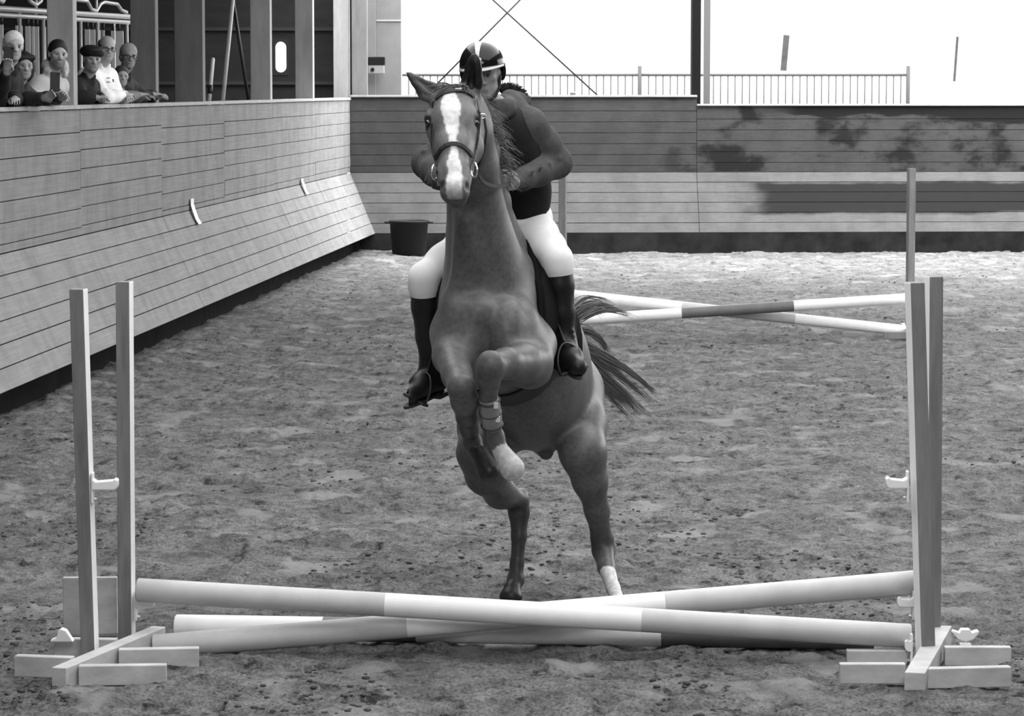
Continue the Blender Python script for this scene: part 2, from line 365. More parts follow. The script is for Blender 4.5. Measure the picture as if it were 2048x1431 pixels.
# end wall with a stadium-shaped window opening
def plate_with_pill(x0, x1, z0, z1, cx, cz, r, hh, y, th):
    mb = MB(); loop = []
    for k in range(13): a = math.pi * k / 12; loop.append((cx + r * math.cos(a), cz + hh + r * math.sin(a)))
    for k in range(13): a = math.pi + math.pi * k / 12; loop.append((cx + r * math.cos(a), cz - hh + r * math.sin(a)))
    out = []
    for (px_, pz_) in loop:
        dx, dz = px_ - cx, pz_ - cz; s_ = 1e9
        if dx > 1e-9: s_ = min(s_, (x1 - cx) / dx)
        if dx < -1e-9: s_ = min(s_, (x0 - cx) / dx)
        if dz > 1e-9: s_ = min(s_, (z1 - cz) / dz)
        if dz < -1e-9: s_ = min(s_, (z0 - cz) / dz)
        out.append((cx + dx * s_, cz + dz * s_))
    for cxn, czn in ((x1, z1), (x0, z1), (x0, z0), (x1, z0)):
        j = min(range(len(out)), key=lambda i: (out[i][0] - cxn) ** 2 + (out[i][1] - czn) ** 2); out[j] = (cxn, czn)
    N = len(loop); vs = []
    for yy in (y, y + th): vs += [(a, yy, b_) for a, b_ in loop] + [(a, yy, b_) for a, b_ in out]
    fs = []
    for i in range(N):
        j = (i + 1) % N; fs += [(i, j, N + j, N + i), (2 * N + i, 3 * N + i, 3 * N + j, 2 * N + j), (i, 2 * N + i, 2 * N + j, j), (N + i, N + j, 3 * N + j, 3 * N + i)]
    mb.add(vs, fs); return mb
ye = 46.6; cwin = P(561.5, 114, ye)
mb = plate_with_pill(cwin.x - .3, cwin.x + .3, cwin.z - .3, cwin.z + .3, cwin.x, cwin.z, .088, .153, ye, .12)
xr_ = P(704, 0, ye).x
for (xa, xb, za, zb) in ((-10.35, cwin.x - .3, 1.2, 6.0), (cwin.x + .3, xr_, 1.2, 6.0), (cwin.x - .3, cwin.x + .3, 1.2, cwin.z - .3), (cwin.x - .3, cwin.x + .3, cwin.z + .3, 6.0)):
    mb.box(((xa + xb) / 2, ye + .06, (za + zb) / 2), (xb - xa, .12, zb - za))
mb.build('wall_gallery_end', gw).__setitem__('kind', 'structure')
mb = MB()
for z_ in (P(0, 58, ye).z, P(0, 166, ye).z): mb.box((-6.4, ye - .02, z_), (7.7, .05, .05))
mb.build('trim_3', mat('trim_dark', .03, .8)).__setitem__('kind', 'structure')
mb = MB(); g = 0.02
mb = plate_with_pill(cwin.x - .12, cwin.x + .12, cwin.z - .28, cwin.z + .28, cwin.x, cwin.z, .086, .15, ye - .012, .012)
mb.build('window_1', mat('window_rim', .03, .8, .05)).__setitem__('kind', 'structure')
# glulam posts along the rail
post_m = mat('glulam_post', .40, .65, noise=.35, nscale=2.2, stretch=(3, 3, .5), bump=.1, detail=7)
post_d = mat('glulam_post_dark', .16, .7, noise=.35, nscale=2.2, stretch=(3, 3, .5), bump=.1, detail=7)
knot_m = mat('knot', .04, .7)
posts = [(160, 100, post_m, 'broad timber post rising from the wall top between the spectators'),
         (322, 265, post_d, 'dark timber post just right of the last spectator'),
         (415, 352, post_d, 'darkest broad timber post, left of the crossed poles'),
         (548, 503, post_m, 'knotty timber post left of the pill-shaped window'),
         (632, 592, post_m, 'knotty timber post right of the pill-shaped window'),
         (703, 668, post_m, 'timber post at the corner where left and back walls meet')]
for (pr_, pl_, m_, lab) in posts:
    Yp = wall_x_for(pr_) + .3; sc = F / Yp; wd_ = (pr_ - pl_) / sc
    side = wd_ * .14 + .12; fx = wd_ - side * .21
    xr = (pr_ - W / 2) / F * Yp; cx_ = xr - fx / 2 - .02
    root = empty('timber_post', (cx_, Yp, 2.33)); tag(root, lab, 'post', 'timber posts along the spectator rail' if False else None)
    MB().box((cx_, Yp, 4.1), (fx, side, 3.75), rz=-.0676).build('post_shaft', m_, root, bevel=.006)
# corner mullion and concrete column beyond
root = empty('timber_post', (P(719, 0, 46.1).x, 46.1, 2.33)); tag(root, 'timber post at the left edge of the open end, beside the concrete pillar', 'post')
MB().box((P(719, 0, 46.1).x, 46.1, 4.0), (.235, .16, 3.7)).build('post_shaft', mat('corner_post', .20, .8, .05, noise=.3, nscale=2.2, stretch=(3, 3, .5)), root, bevel=.006)
cc_m = mat('pale_concrete', .16, .8, noise=.2, nscale=2.5)
root = empty('concrete_pillar', (P(769, 0, 48.5).x, 48.5, 1.5)); tag(root, 'pale concrete pillar outside the open end, behind the railing', 'pillar')
MB().box((P(778, 0, 48.5).x, 48.5, 4.2), ((803 - 753) / F * 48.5, .5, 5.6)).build('shaft', cc_m, root, bevel=.01)
MB().box((P(743, 0, 48.3).x, 48.3, 4.2), ((751 - 733) / F * 48.3, .2, 5.6)).build('pilaster', cc_m, root, bevel=.01)
pj = P(778, 41, 48.24); MB().box((pj.x, 48.245, pj.z), (.40, .02, .025)).build('joint', mat('joint', .3, .9), root)
# steel bracket box on the pillar
root = empty('bracket_box', P(753, 148, 48.0)); tag(root, 'small dark-topped metal fitting mounted low on the concrete pillar', 'bracket')
a = P(753, 122, 47.98); MB().box((a.x, 47.98, a.z), (.27, .16, .13)).build('cover', mat('box_dark', .012, .8, .05), root, bevel=.01)
a = P(753, 139, 47.98); MB().box((a.x, 47.98, a.z), (.25, .14, .13)).build('housing', mat('box_pale', .22, .5), root, bevel=.01)
a = P(745, 139, 47.88); MB().tube([(a.x, 47.89, a.z), (a.x, 47.93, a.z)], .03, 16).build('knob', mat('box_dark', .06, .5), root)
# bracing cables of the open end
cab = mat('steel_cable', .03, .8, .05)
for (p0, p1, lab) in (((975, -10), (1200, 195), 'thin steel bracing cable running down to the right behind the rider'), ((1048, -8), (840, 202), 'thin steel bracing cable running down to the left behind the helmet')):
    a = P(*p0, 46.0 if p0[0] < 1000 else 46.05); bq_ = P(*p1, 46.0 if p0[0] < 1000 else 46.05)
    tag(MB().tube([a + (a - bq_) * .5, bq_], .012, 8).build('bracing_cable', cab, None, True), lab, 'cable')
a = P(1146, 190, 45.9); tag(MB().lathe((a.x, 45.95, 2.385), [(.0, 0), (.045, 0), (.05, .035), (.04, .05), (0, .05)], 16, False).build('jar_lid', mat('dark_cap', .12, .5)), 'small round fitting sitting on top of the back wall', 'fitting')
# ------------------------------------------------------------ implicit-surface modelling (smooth blended bodies)
def smin(a, b_, k):
    if k <= 0: return np.minimum(a, b_)
    h = np.maximum(k - np.abs(a - b_), 0) / k
    return np.minimum(a, b_) - h * h * k * 0.25
def A3(v): return np.array([v[0], v[1], v[2]], dtype=np.float32)
class Grid:
    def __init__(s, lo, hi, h):
        s.lo = np.array(lo, dtype=np.float64); s.h = h
        s.n = np.ceil((np.array(hi) - s.lo) / h).astype(int) + 1
    def new(s): return np.full(tuple(s.n), 0.25, dtype=np.float32)
    def sl(s, lo, hi):
        a = np.clip(np.floor((np.array(lo) - s.lo) / s.h).astype(int), 0, s.n); b_ = np.clip(np.ceil((np.array(hi) - s.lo) / s.h).astype(int) + 1, 0, s.n)
        return a, b_
    def pts(s, a, b_):
        ax = [(s.lo[i] + np.arange(a[i], b_[i]) * s.h).astype(np.float32) for i in range(3)]
        return np.stack(np.meshgrid(*ax, indexing='ij'), -1)
    def apply(s, D, lo, hi, fn, k, mode='u'):
        m = k + 0.03; a, b_ = s.sl(np.array(lo) - m, np.array(hi) + m)
        if np.any(b_ <= a): return
        q = fn(s.pts(a, b_)); v = D[a[0]:b_[0], a[1]:b_[1], a[2]:b_[2]]
        if mode == 'u': v[...] = smin(v, q, k)
        elif mode == 's': v[...] = -smin(-v, q, k)
        elif mode == 'i': v[...] = -smin(-v, -q, k)
    # round cone a->b, optional squash (unit axis n, factor f<1 flattens along n)
    def cone(s, D, a, b_, ra, rb, k=0.03, sq=None, mode='u'):
        a = A3(a); b_ = A3(b_); R = max(ra, rb)
        def fn(p):
            pa = p - a; ba = b_ - a
            if sq is not None:
                n_ = A3(Vector(sq[0]).normalized()); f = sq[1]
                pa = pa + n_ * ((pa @ n_) * (1 / f - 1))[..., None]; ba = ba + n_ * (float(ba @ n_) * (1 / f - 1))
            l2 = float(ba @ ba) + 1e-9; t_ = np.clip((pa @ ba) / l2, 0, 1)
            d_ = np.sqrt(((pa - t_[..., None] * ba) ** 2).sum(-1)) - (ra + (rb - ra) * t_)
            return d_ * (sq[1] if sq is not None and sq[1] < 1 else 1.0)
        s.apply(D, np.minimum(a, b_) - R * (max(1, sq[1]) if sq else 1), np.maximum(a, b_) + R * (max(1, sq[1]) if sq else 1), fn, k, mode)
    def chain(s, D, pts, k=0.03, sq=None):
        for (p, r), (q, r2) in zip(pts[:-1], pts[1:]): s.cone(D, p, q, r, r2, k, sq)
    def ell(s, D, c, rad, k=0.03, R=None, mode='u'):
        c = A3(c); rad = np.array(rad, dtype=np.float32); M_ = np.array(R, dtype=np.float32) if R is not None else np.eye(3, dtype=np.float32)
        def fn(p):
            q = (p - c) @ M_; k0 = np.sqrt(((q / rad) ** 2).sum(-1)); k1 = np.sqrt(((q / rad ** 2) ** 2).sum(-1)) + 1e-9
            return k0 * (k0 - 1) / k1
        m = float(rad.max()); s.apply(D, c - m, c + m, fn, k, mode)
    def box(s, D, c, half, rr=0.0, k=0.01, R=None, mode='u'):
        c = A3(c); hf = np.array(half, dtype=np.float32) - rr; M_ = np.array(R, dtype=np.float32) if R is not None else np.eye(3, dtype=np.float32)
        def fn(p):
            q = np.abs((p - c) @ M_) - hf
            return np.sqrt((np.maximum(q, 0) ** 2).sum(-1)) + np.minimum(q.max(-1), 0) - rr
        m = float(np.linalg.norm(half)); s.apply(D, c - m, c + m, fn, k, mode)
    def mesh(s, D):
        """naive surface nets"""
        ins = D < 0; nx, ny, nz = D.shape
        c = np.zeros((nx - 1, ny - 1, nz - 1), dtype=np.int8)
        for dx in (0, 1):
            for dy in (0, 1):
                for dz in (0, 1): c += ins[dx:nx - 1 + dx, dy:ny - 1 + dy, dz:nz - 1 + dz]
        act = np.argwhere((c > 0) & (c < 8)); idm = np.full(c.shape, -1, dtype=np.int32); idm[tuple(act.T)] = np.arange(len(act))
        acc = np.zeros((len(act), 3)); cnt = np.zeros(len(act))
        for ax in range(3):
            o1, o2 = [i for i in range(3) if i != ax]
            for u in (0, 1):
                for v in (0, 1):
                    A = act.copy(); A[:, o1] += u; A[:, o2] += v; B = A.copy(); B[:, ax] += 1
                    da = D[tuple(A.T)]; db = D[tuple(B.T)]; m = (da < 0) != (db < 0)
                    t_ = da[m] / (da[m] - db[m]); pp = A[m].astype(float); pp[:, ax] += t_
                    acc[m] += pp; cnt[m] += 1
        V = s.lo + acc / cnt[:, None] * s.h
        fs = []
        for ax in range(3):
            o1, o2 = [(1, 2), (2, 0), (0, 1)][ax]
            sa = [slice(None)] * 3; sb = [slice(None)] * 3; sa[ax] = slice(0, -1); sb[ax] = slice(1, None)
            for o in (o1, o2): sa[o] = slice(1, -1); sb[o] = slice(1, -1)
            e = ins[tuple(sa)] != ins[tuple(sb)]; ix = np.argwhere(e)
            if not len(ix): continue
            ix[:, o1] += 1; ix[:, o2] += 1
            flip = ins[tuple(ix.T)]
            q = []
            for (u, v) in ((0, 0), (-1, 0), (-1, -1), (0, -1)):
                A = ix.copy(); A[:, o1] += u; A[:, o2] += v; q.append(idm[tuple(A.T)])
            q = np.stack(q, 1); q[flip] = q[flip][:, ::-1]; q = q[:, ::-1]; fs.append(q[(q >= 0).all(1)])
        return V, np.concatenate(fs)
    def obj(s, D, name, m, parent=None, paint=None, sm=2, loc=None):
        V, Fc = s.mesh(D)
        for _ in range(sm):       # light smoothing that keeps volume (Taubin)
            for lam in (0.5, -0.52):
                S_ = np.zeros_like(V); C_ = np.zeros(len(V))
                for i in range(4):
                    a = Fc[:, i]; b_ = Fc[:, (i + 1) % 4]
                    for j in range(3): S_[:, j] += np.bincount(a, V[b_, j], len(V)) + np.bincount(b_, V[a, j], len(V))
                    C_ += np.bincount(a, minlength=len(V)) + np.bincount(b_, minlength=len(V))
                V = V + lam * (S_ / np.maximum(C_, 1)[:, None] - V)
        me = npmesh(name, V, Fc)
        if paint is not None:
            co = np.zeros(len(me.vertices) * 3, dtype=np.float32); me.vertices.foreach_get('co', co); co = co.reshape(-1, 3)
            g_ = np.clip(paint(co), 0, 1); ca = me.color_attributes.new('tone', 'FLOAT_COLOR', 'POINT')
            ca.data.foreach_set('color', np.stack([g_, g_, g_, np.ones_like(g_)], 1).astype(np.float32).ravel())
        return mkobj(name, me, m, parent, True)
def tone_mat(name, rough=0.5, spec=0.4, nz=0.15, nscale=40, bump=0.1, sheen=0.0):
    if name in MATS: return MATS[name]
    m = bpy.data.materials.new(name); m.use_nodes = True; nn = m.node_tree.nodes; LL = m.node_tree.links; b_ = nn['Principled BSDF']
    b_.inputs['Roughness'].default_value = rough; b_.inputs['Specular IOR Level'].default_value = spec
    b_.inputs['Sheen Weight'].default_value = sheen
    a = nn.new('ShaderNodeAttribute'); a.attribute_name = 'tone'
    tt = nn.new('ShaderNodeTexCoord'); z = nn.new('ShaderNodeTexNoise'); z.inputs['Scale'].default_value = nscale; z.inputs['Detail'].default_value = 5
    LL.new(tt.outputs['Object'], z.inputs['Vector'])
    r = nn.new('ShaderNodeValToRGB'); r.color_ramp.elements[0].position = .3; r.color_ramp.elements[1].position = .7
    v = 1 - nz; r.color_ramp.elements[0].color = (v, v, v, 1); LL.new(z.outputs[0], r.inputs[0])
    x = nn.new('ShaderNodeMixRGB'); x.blend_type = 'MULTIPLY'; x.inputs[0].default_value = 1; LL.new(a.outputs['Color'], x.inputs[1]); LL.new(r.outputs[0], x.inputs[2])
    LL.new(x.outputs[0], b_.inputs['Base Color'])
    bp_ = nn.new('ShaderNodeBump'); bp_.inputs['Strength'].default_value = bump; bp_.inputs['Distance'].default_value = .004
    LL.new(z.outputs[0], bp_.inputs['Height']); LL.new(bp_.outputs[0], b_.inputs['Normal'])
    MATS[name] = m; return m
def sst(v, e0, e1):
    t_ = np.clip((v - e0) / (e1 - e0), 0, 1); return t_ * t_ * (3 - 2 * t_)
# ------------------------------------------------------------ the horse
from mathutils.bvhtree import BVHTree
hz = Grid((-0.62, 12.35, -0.02), (0.62, 15.2, 2.75), 0.008)
T = hz.new()
def yz(px, Y, z): return Vector(((px - W / 2) / F * Y, Y, z))
ax = Vector((0.20, 0.90, -0.44)).normalized()                    # withers to croup
e1 = Vector((0, 0, 1)).cross(ax).normalized() * -1; e2 = ax.cross(e1).normalized()
if e2.z < 0: e2 = -e2
RB = np.array([[e1[i], ax[i], e2[i]] for i in range(3)])
# trunk masses (radii: across, along, deep)
hz.ell(T, yz(980, 13.74, 1.47), (.235, .34, .36), .08, RB)         # fore chest and shoulders
hz.ell(T, yz(1025, 14.02, 1.38), (.262, .40, .375), .08, RB)       # heart girth
hz.ell(T, yz(1064, 14.25, 1.18), (.268, .42, .36), .08, RB)        # barrel
hz.ell(T, yz(1076, 14.45, 1.07), (.255, .36, .32), .08, RB)        # flank
hz.ell(T, yz(1078, 14.70, 1.06), (.262, .30, .27), .08, RB)        # croup
hz.cone(T, yz(1008, 13.98, 1.74), yz(1060, 14.35, 1.56), .085, .10, .1)  # withers
hz.cone(T, yz(1052, 14.35, 1.48), yz(1098, 14.84, 1.17), .12, .13, .1)
# chest front: shoulder points and breast muscles
hz.ell(T, P(914, 640, 13.46), (.085, .13, .16), .08)
hz.ell(T, P(1046, 668, 13.50), (.085, .12, .14), .08)
hz.ell(T, P(938, 680, 13.40), (.082, .10, .135), .05)
hz.ell(T, P(1012, 676, 13.40), (.085, .10, .13), .05)
hz.ell(T, P(958, 622, 13.385), (.075, .07, .075), .06)
hz.ell(T, P(1014, 640, 13.41), (.06, .07, .09), .07)
hz.ell(T, P(975, 740, 13.50), (.14, .15, .09), .06)
# neck
sqn = (Vector((1, 0, 0)), 0.80)
hz.chain(T, [(P(977, 590, 13.66), .225), (P(966, 520, 13.60), .200), (P(957, 460, 13.52), .165), (P(950, 400, 13.44), .140),
             (P(946, 330, 13.33), .128), (P(938, 262, 13.22), .115), (P(926, 212, 13.13), .085)], .06, sqn)
hz.chain(T, [(P(1004, 480, 13.90), .10), (P(985, 400, 13.68), .07), (P(966, 300, 13.45), .06), (P(940, 205, 13.20), .05)], .06)
hz.cone(T, P(930, 440, 13.32), P(925, 560, 13.42), .035, .05, .06)
# head
Hh = hz.new()
hd = (P(909, 385, 12.66) - P(906, 215, 13.0)).normalized()
hx = Vector((1, -0.12, 0)); hx = (hx - hd * hx.dot(hd)).normalized(); hy = hd.cross(hx).normalized()
if hy.y > 0: hy = -hy                                               # forward out of the face
RH = np.array([[hx[i], hd[i], hy[i]] for i in range(3)])
hz.ell(Hh, P(906, 236, 13.035), (.105, .14, .085), .03, RH)
hz.chain(Hh, [(P(905, 205, 13.07), .082), (P(905, 250, 12.99), .094), (P(905, 300, 12.88), .076), (P(907, 345, 12.775), .058), (P(909, 376, 12.70), .052)], .04)
hz.chain(Hh, [(P(922, 255, 13.13), .085), (P(925, 295, 13.06), .082), (P(918, 345, 12.90), .050), (P(913, 388, 12.76), .042)], .05)
hz.ell(Hh, P(910, 384, 12.695), (.060, .050, .056), .03, RH)        # muzzle
hz.ell(Hh, P(913, 402, 12.725), (.036, .03, .032), .02, RH)
hz.ell(Hh, P(882, 352, 12.745), (.018, .045, .024), .02, RH); hz.ell(Hh, P(934, 356, 12.74), (.020, .045, .024), .02, RH)
for px_ in (862, 948):                                              # brow ridges
    hz.ell(Hh, P(px_, 236, 13.0), (.030, .042, .034), .02, RH)
hz.cone(Hh, P(862, 262, 12.98), P(880, 320, 12.86), .018, .014, .03)
hz.cone(Hh, P(948, 262, 12.98), P(930, 320, 12.86), .018, .014, .03)
for px_, py_ in ((880, 366), (934, 370)):                           # nostrils
    hz.ell(Hh, P(px_, py_, 12.67), (.011, .022, .022), .008, RH, 's')
for px_, s_ in ((852, -1), (957, 1)):
    hz.ell(Hh, P(px_, 245, 12.96), (.014, .018, .018), .012, RH, 's')
hz.cone(Hh, P(892, 399, 12.66), P(928, 400, 12.66), .004, .004, .006, None, 's')
# ears
def ear(base, mid, tip, face, wid, u1=.80, u2=.42):
    b0, m0, t0 = Vector(base), Vector(mid), Vector(tip); E = hz.new()
    hz.chain(E, [(b0, wid * .72), (b0.lerp(m0, .6), wid * .92), (m0, wid * 1.02), (m0.lerp(t0, .5), wid * u1), (m0.lerp(t0, .8), wid * u2), (t0, .004)], .02, (face, .62))
    hz.cone(E, b0.lerp(m0, .45) + face * wid * .75, m0.lerp(t0, .5) + face * wid * .5, wid * .52, wid * .22, .01, None, 's'); return E
E1 = ear(P(884, 192, 13.10), P(855, 182, 13.08), P(813, 144, 13.06), Vector((.1, -.85, .5)).normalized(), .041, .52, .2)
E2 = ear(P(944, 190, 13.14), P(945, 158, 13.12), P(949, 109, 13.09), Vector((-.25, -.95, .1)).normalized(), .038)
Hh = smin(Hh, smin(E1, E2, 0), .02); T = smin(T, Hh, .035)
# forelegs
def leg(*segs):
    D = hz.new()
    for s_ in segs: hz.chain(D, s_[0], s_[1])
    return D
FLg = leg(([(P(905, 668, 13.52), .105), (P(904, 712, 13.36), .084), (P(914, 750, 13.16), .064), (P(924, 776, 13.03), .060)], .03),
          ([(P(924, 778, 13.03), .060), (P(929, 802, 13.06), .058), (P(934, 834, 13.14), .046), (P(939, 862, 13.24), .033), (P(945, 882, 13.28), .040)], .02),
          ([(P(945, 884, 13.28), .039), (P(957, 908, 13.26), .030)], .02))
hz.ell(FLg, P(921, 770, 12.99), (.052, .036, .050), .03)
hz.cone(FLg, P(960, 908, 13.25), P(978, 942, 13.21), .036, .050, .012)
FRg = leg(([(P(1062, 690, 13.62), .12), (P(1062, 724, 13.42), .095), (P(1046, 726, 13.24), .084), (P(1012, 727, 13.06), .066), (P(982, 731, 12.96), .060)], .03),
          ([(P(981, 736, 12.95), .060), (P(978, 762, 12.97), .046), (P(977, 795, 13.02), .037), (P(983, 850, 13.10), .036), (P(989, 872, 13.13), .042)], .02),
          ([(P(989, 874, 13.13), .041), (P(1003, 905, 13.12), .034)], .02))
hz.ell(FRg, P(980, 726, 12.915), (.054, .036, .056), .03)
hz.ell(FRg, P(1056, 748, 13.42), (.085, .10, .06), .05)
hz.cone(FRg, P(1006, 908, 13.11), P(1024, 936, 13.09), .042, .056, .012)
# hind legs
HLg = leg(([(P(1015, 790, 14.62), .20), (P(985, 850, 14.42), .165), (P(968, 905, 14.27), .125), (P(972, 948, 14.34), .095), (P(1000, 985, 14.50), .072), (P(1034, 1000, 14.62), .054)], .04),
          ([(P(1036, 1000, 14.62), .052), (P(1038, 1024, 14.62), .050), (P(1038, 1072, 14.60), .036), (P(1034, 1125, 14.58), .032), (P(1031, 1158, 14.56), .040)], .02),
          ([(P(1031, 1160, 14.56), .040), (P(1024, 1180, 14.52), .034)], .02))
hz.ell(HLg, P(1044, 990, 14.66), (.028, .035, .034), .03)          # point of hock
hz.cone(HLg, P(1024, 1178, 14.52), P(1022, 1192, 14.50), .044, .058, .012)
HRg = leg(([(P(1130, 790, 14.62), .20), (P(1156, 850, 14.42), .135), (P(1166, 905, 14.25), .108), (P(1180, 960, 14.28), .080), (P(1194, 1020, 14.36), .054), (P(1203, 1076, 14.42), .050)], .04),
          ([(P(1205, 1078, 14.42), .055), (P(1207, 1100, 14.42), .054), (P(1213, 1135, 14.30), .040), (P(1226, 1175, 14.14), .032), (P(1242, 1218, 13.98), .034), (P(1248, 1230, 13.94), .039)], .02),
          ([(P(1248, 1232, 13.94), .038), (P(1250, 1245, 13.90), .034)], .02))
hz.ell(HRg, P(1205, 1062, 14.50), (.036, .035, .045), .02)
hz.cone(HRg, P(1250, 1240, 13.90), P(1251, 1252, 13.88), .042, .056, .012)
TT_ = T
body = smin(T, HLg, .05); body = np.minimum(body, smin(T, HRg, .05)); body = np.minimum(body, smin(T, FLg, .05)); body = np.minimum(body, smin(T, FRg, .06))
# flatten hooves at their soles, sheath
hz.cone(body, P(1085, 890, 14.52), P(1092, 905, 14.45), .05, .035, .03)
zmin = 0.008
a_, b_ = hz.sl((-.62, 12.3, -.02), (.62, 15.2, .06)); zz_ = hz.pts(a_, b_)[..., 2]
body[a_[0]:b_[0], a_[1]:b_[1], a_[2]:b_[2]] = np.maximum(body[a_[0]:b_[0], a_[1]:b_[1], a_[2]:b_[2]], zmin - zz_)
def seg_d(p, a, b2):
    a = A3(a); b2 = A3(b2); ba = b2 - a; t_ = np.clip(((p - a) @ ba) / (ba @ ba), 0, 1); return np.linalg.norm(p - a - t_[:, None] * ba, axis=1)
def plane_s(p, o, d_): d_ = Vector(d_).normalized(); return (p - A3(o)) @ A3(d_)
def horse_paint(p):
    n1 = vnoise(p[:, 0] * 14 + p[:, 2] * 5, p[:, 1] * 14 + p[:, 2] * 9, 11); n2 = vnoise(p[:, 0] * 70, p[:, 2] * 70, 12)
    g_ = 0.11 * (0.85 + .3 * n1)
    # darker points: lower legs
    for a, b2, r0 in ((P(934, 838, 13.14), P(950, 890, 13.28), .10), (P(1036, 1040, 14.62), P(1022, 1190, 14.52), .12), (P(1203, 1060, 14.45), P(1208, 1120, 14.42), .10)):
        g_ = g_ * (1 - .5 * sst(r0 - seg_d(p, a, b2), -.03, .035))
    hoof = (seg_d(p, P(962, 912, 13.25), P(980, 945, 13.21)) < .06) | (seg_d(p, P(1024, 1184, 14.52), P(1022, 1192, 14.5)) < .06)
    g_ = np.where(hoof, .022, g_)
    # white sock and pale hoof on the near foreleg, white hind cannon
    s1 = plane_s(p, P(1000, 893, 13.12), P(1024, 936, 13.09) - P(989, 874, 13.13)); dn = seg_d(p, P(989, 874, 13.13), P(1028, 945, 13.09))
    g_ = np.where((dn < .075) & (s1 > 0), .50 + .12 * (n2 - .5), g_)
    s2 = plane_s(p, P(1216, 1143, 14.26), P(1242, 1218, 13.98) - P(1213, 1135, 14.30)) + .03 * (n1 - .5); dn = seg_d(p, P(1213, 1135, 14.3), P(1250, 1250, 13.9))
    g_ = np.where((dn < .09) & (s2 > 0), .62 + .1 * (n2 - .5), g_)
    # blaze (a stripe in the head's own frame)
    o = A3(P(906, 215, 13.0)); q = p - o; u = q @ A3(hd); v = q @ A3(hx); w_ = q @ A3(hy)
    L_ = float((P(909, 385, 12.66) - P(906, 215, 13.0)).length)
    un = u / L_; wid = np.interp(un, [-.18, -.12, .0, .12, .3, .45, .52, .62, .75, .9, 1.05, 1.2], [0, .022, .042, .046, .030, .017, .016, .020, .028, .033, .036, .030])
    cx_ = np.interp(un, [-.2, 0, .15, .4, .6, .8, 1.1], [-.012, -.006, -.006, .0, .004, .004, .0])
    edge = (wid - np.abs(v - cx_ * 1.0)) + .008 * (n2 - .5) + .010 * (n1 - .5)
    bl_ = sst(edge, -.003, .004) * (w_ > -.02) * (un < 1.19)
    g_ = g_ * (1 - bl_) + (.60 - .25 * sst(un, .85, 1.1)) * bl_
    # dark eye rims, nostril insides, ear fronts
    for c_ in (P(852, 245, 12.96), P(957, 245, 12.96)): g_ = np.where(np.linalg.norm(p - A3(c_), axis=1) < .034, .03, g_)
    for c_ in (P(880, 366, 12.68), P(934, 370, 12.68)): g_ = np.where((np.linalg.norm(p - A3(c_), axis=1) < .024), .03, g_)
    e_ = (seg_d(p, P(943, 180, 13.13), P(950, 109, 13.09)) < .06) & (p[:, 2] > 2.49); g_ = np.where(e_, .010, g_)
    e_ = (seg_d(p, P(866, 184, 13.1), P(813, 144, 13.06)) < .055) & (p[:, 0] < P(878, 0, 13.1).x); g_ = np.where(e_, .04, g_)
    return g_
hcoat = tone_mat('horse_coat', .45, .30, .35, 45, .12, .0)
hroot = empty('horse', (0.08, 14.2, 0)); tag(hroot, 'dark horse with a white blaze taking off over the front crossed poles', 'horse')
hbody = hz.obj(body, 'body', hcoat, hroot, horse_paint, 2)
bvh = BVHTree.FromPolygons([v.co for v in hbody.data.vertices], [tuple(pp.vertices) for pp in hbody.data.polygons])
eye_m = mat('horse_eye', .01, .08, .8)
for px_ in (857, 951):
    c_ = P(px_, 246, 12.97); mbx = MB(); mbx.lathe(c_, [(.0, -.016), (.009, -.013), (.0145, -.007), (.016, 0), (.0145, .007), (.009, .013), (0, .016)], 16, False)
    mbx.build('eye', eye_m, hroot, True)
# hair: tapered strands
def strands(name, m, parent, curves, r0, n_=5):
    mbx = MB()
    for pts_ in curves:
        N_ = len(pts_); mbx.tube(pts_, [max(.0006, r0 * (1 - (i / (N_ - 1)) ** 1.5) + .0005) for i in range(N_)], n_, False)
    return mbx.build(name, m, parent, True)
def bez(p0, p1, p2, p3, n_=9):
    return [p0 * (1 - t_) ** 3 + p1 * 3 * t_ * (1 - t_) ** 2 + p2 * 3 * t_ * t_ * (1 - t_) + p3 * t_ ** 3 for t_ in [i / (n_ - 1) for i in range(n_)]]
rg = random.Random(5); rv = lambda s_: Vector((rg.uniform(-s_, s_), rg.uniform(-s_, s_), rg.uniform(-s_, s_)))
hair_m = mat('horse_hair', .07, .45, .5)
dock = P(1120, 668, 14.93); cs = []
tips = [((1262, 640), (1165, 585), (1215, 598), 14), ((1285, 645), (1180, 610), (1235, 605), 12), ((1240, 618), (1150, 575), (1190, 580), 8), ((1225, 735), (1190, 640), (1215, 690), 20),
        ((1322, 796), (1190, 700), (1262, 736), 60), ((1312, 812), (1185, 715), (1250, 752), 30), ((1318, 845), (1190, 735), (1250, 790), 26), ((1290, 838), (1185, 740), (1240, 790), 34),
        ((1282, 860), (1180, 750), (1225, 800), 22), ((1262, 825), (1180, 735), (1222, 780), 26), ((1210, 640), (1160, 600), (1190, 610), 8)]
for (tp, c1, c2, nn_) in tips:
    for k in range(nn_ * 2):
        s_ = rg.uniform(.70, 1.0); e_ = rg.gauss(0, 5)
        p3 = P(tp[0] + e_, tp[1] + rg.gauss(0, 4), 15.05); p0 = dock + rv(.03)
        p1 = P(c1[0] + rg.gauss(0, 5), c1[1] + rg.gauss(0, 7), 15.0) + rv(.01); p2 = P(c2[0] + rg.gauss(0, 5), c2[1] + rg.gauss(0, 5), 15.05) + rv(.01)
        full = bez(p0, p1, p2, p3, 14); cs.append(full[:max(6, int(14 * s_))])
strands('tail', mat('tail_hair', .10, .5, .4), hroot, cs, .0026)
cs = []
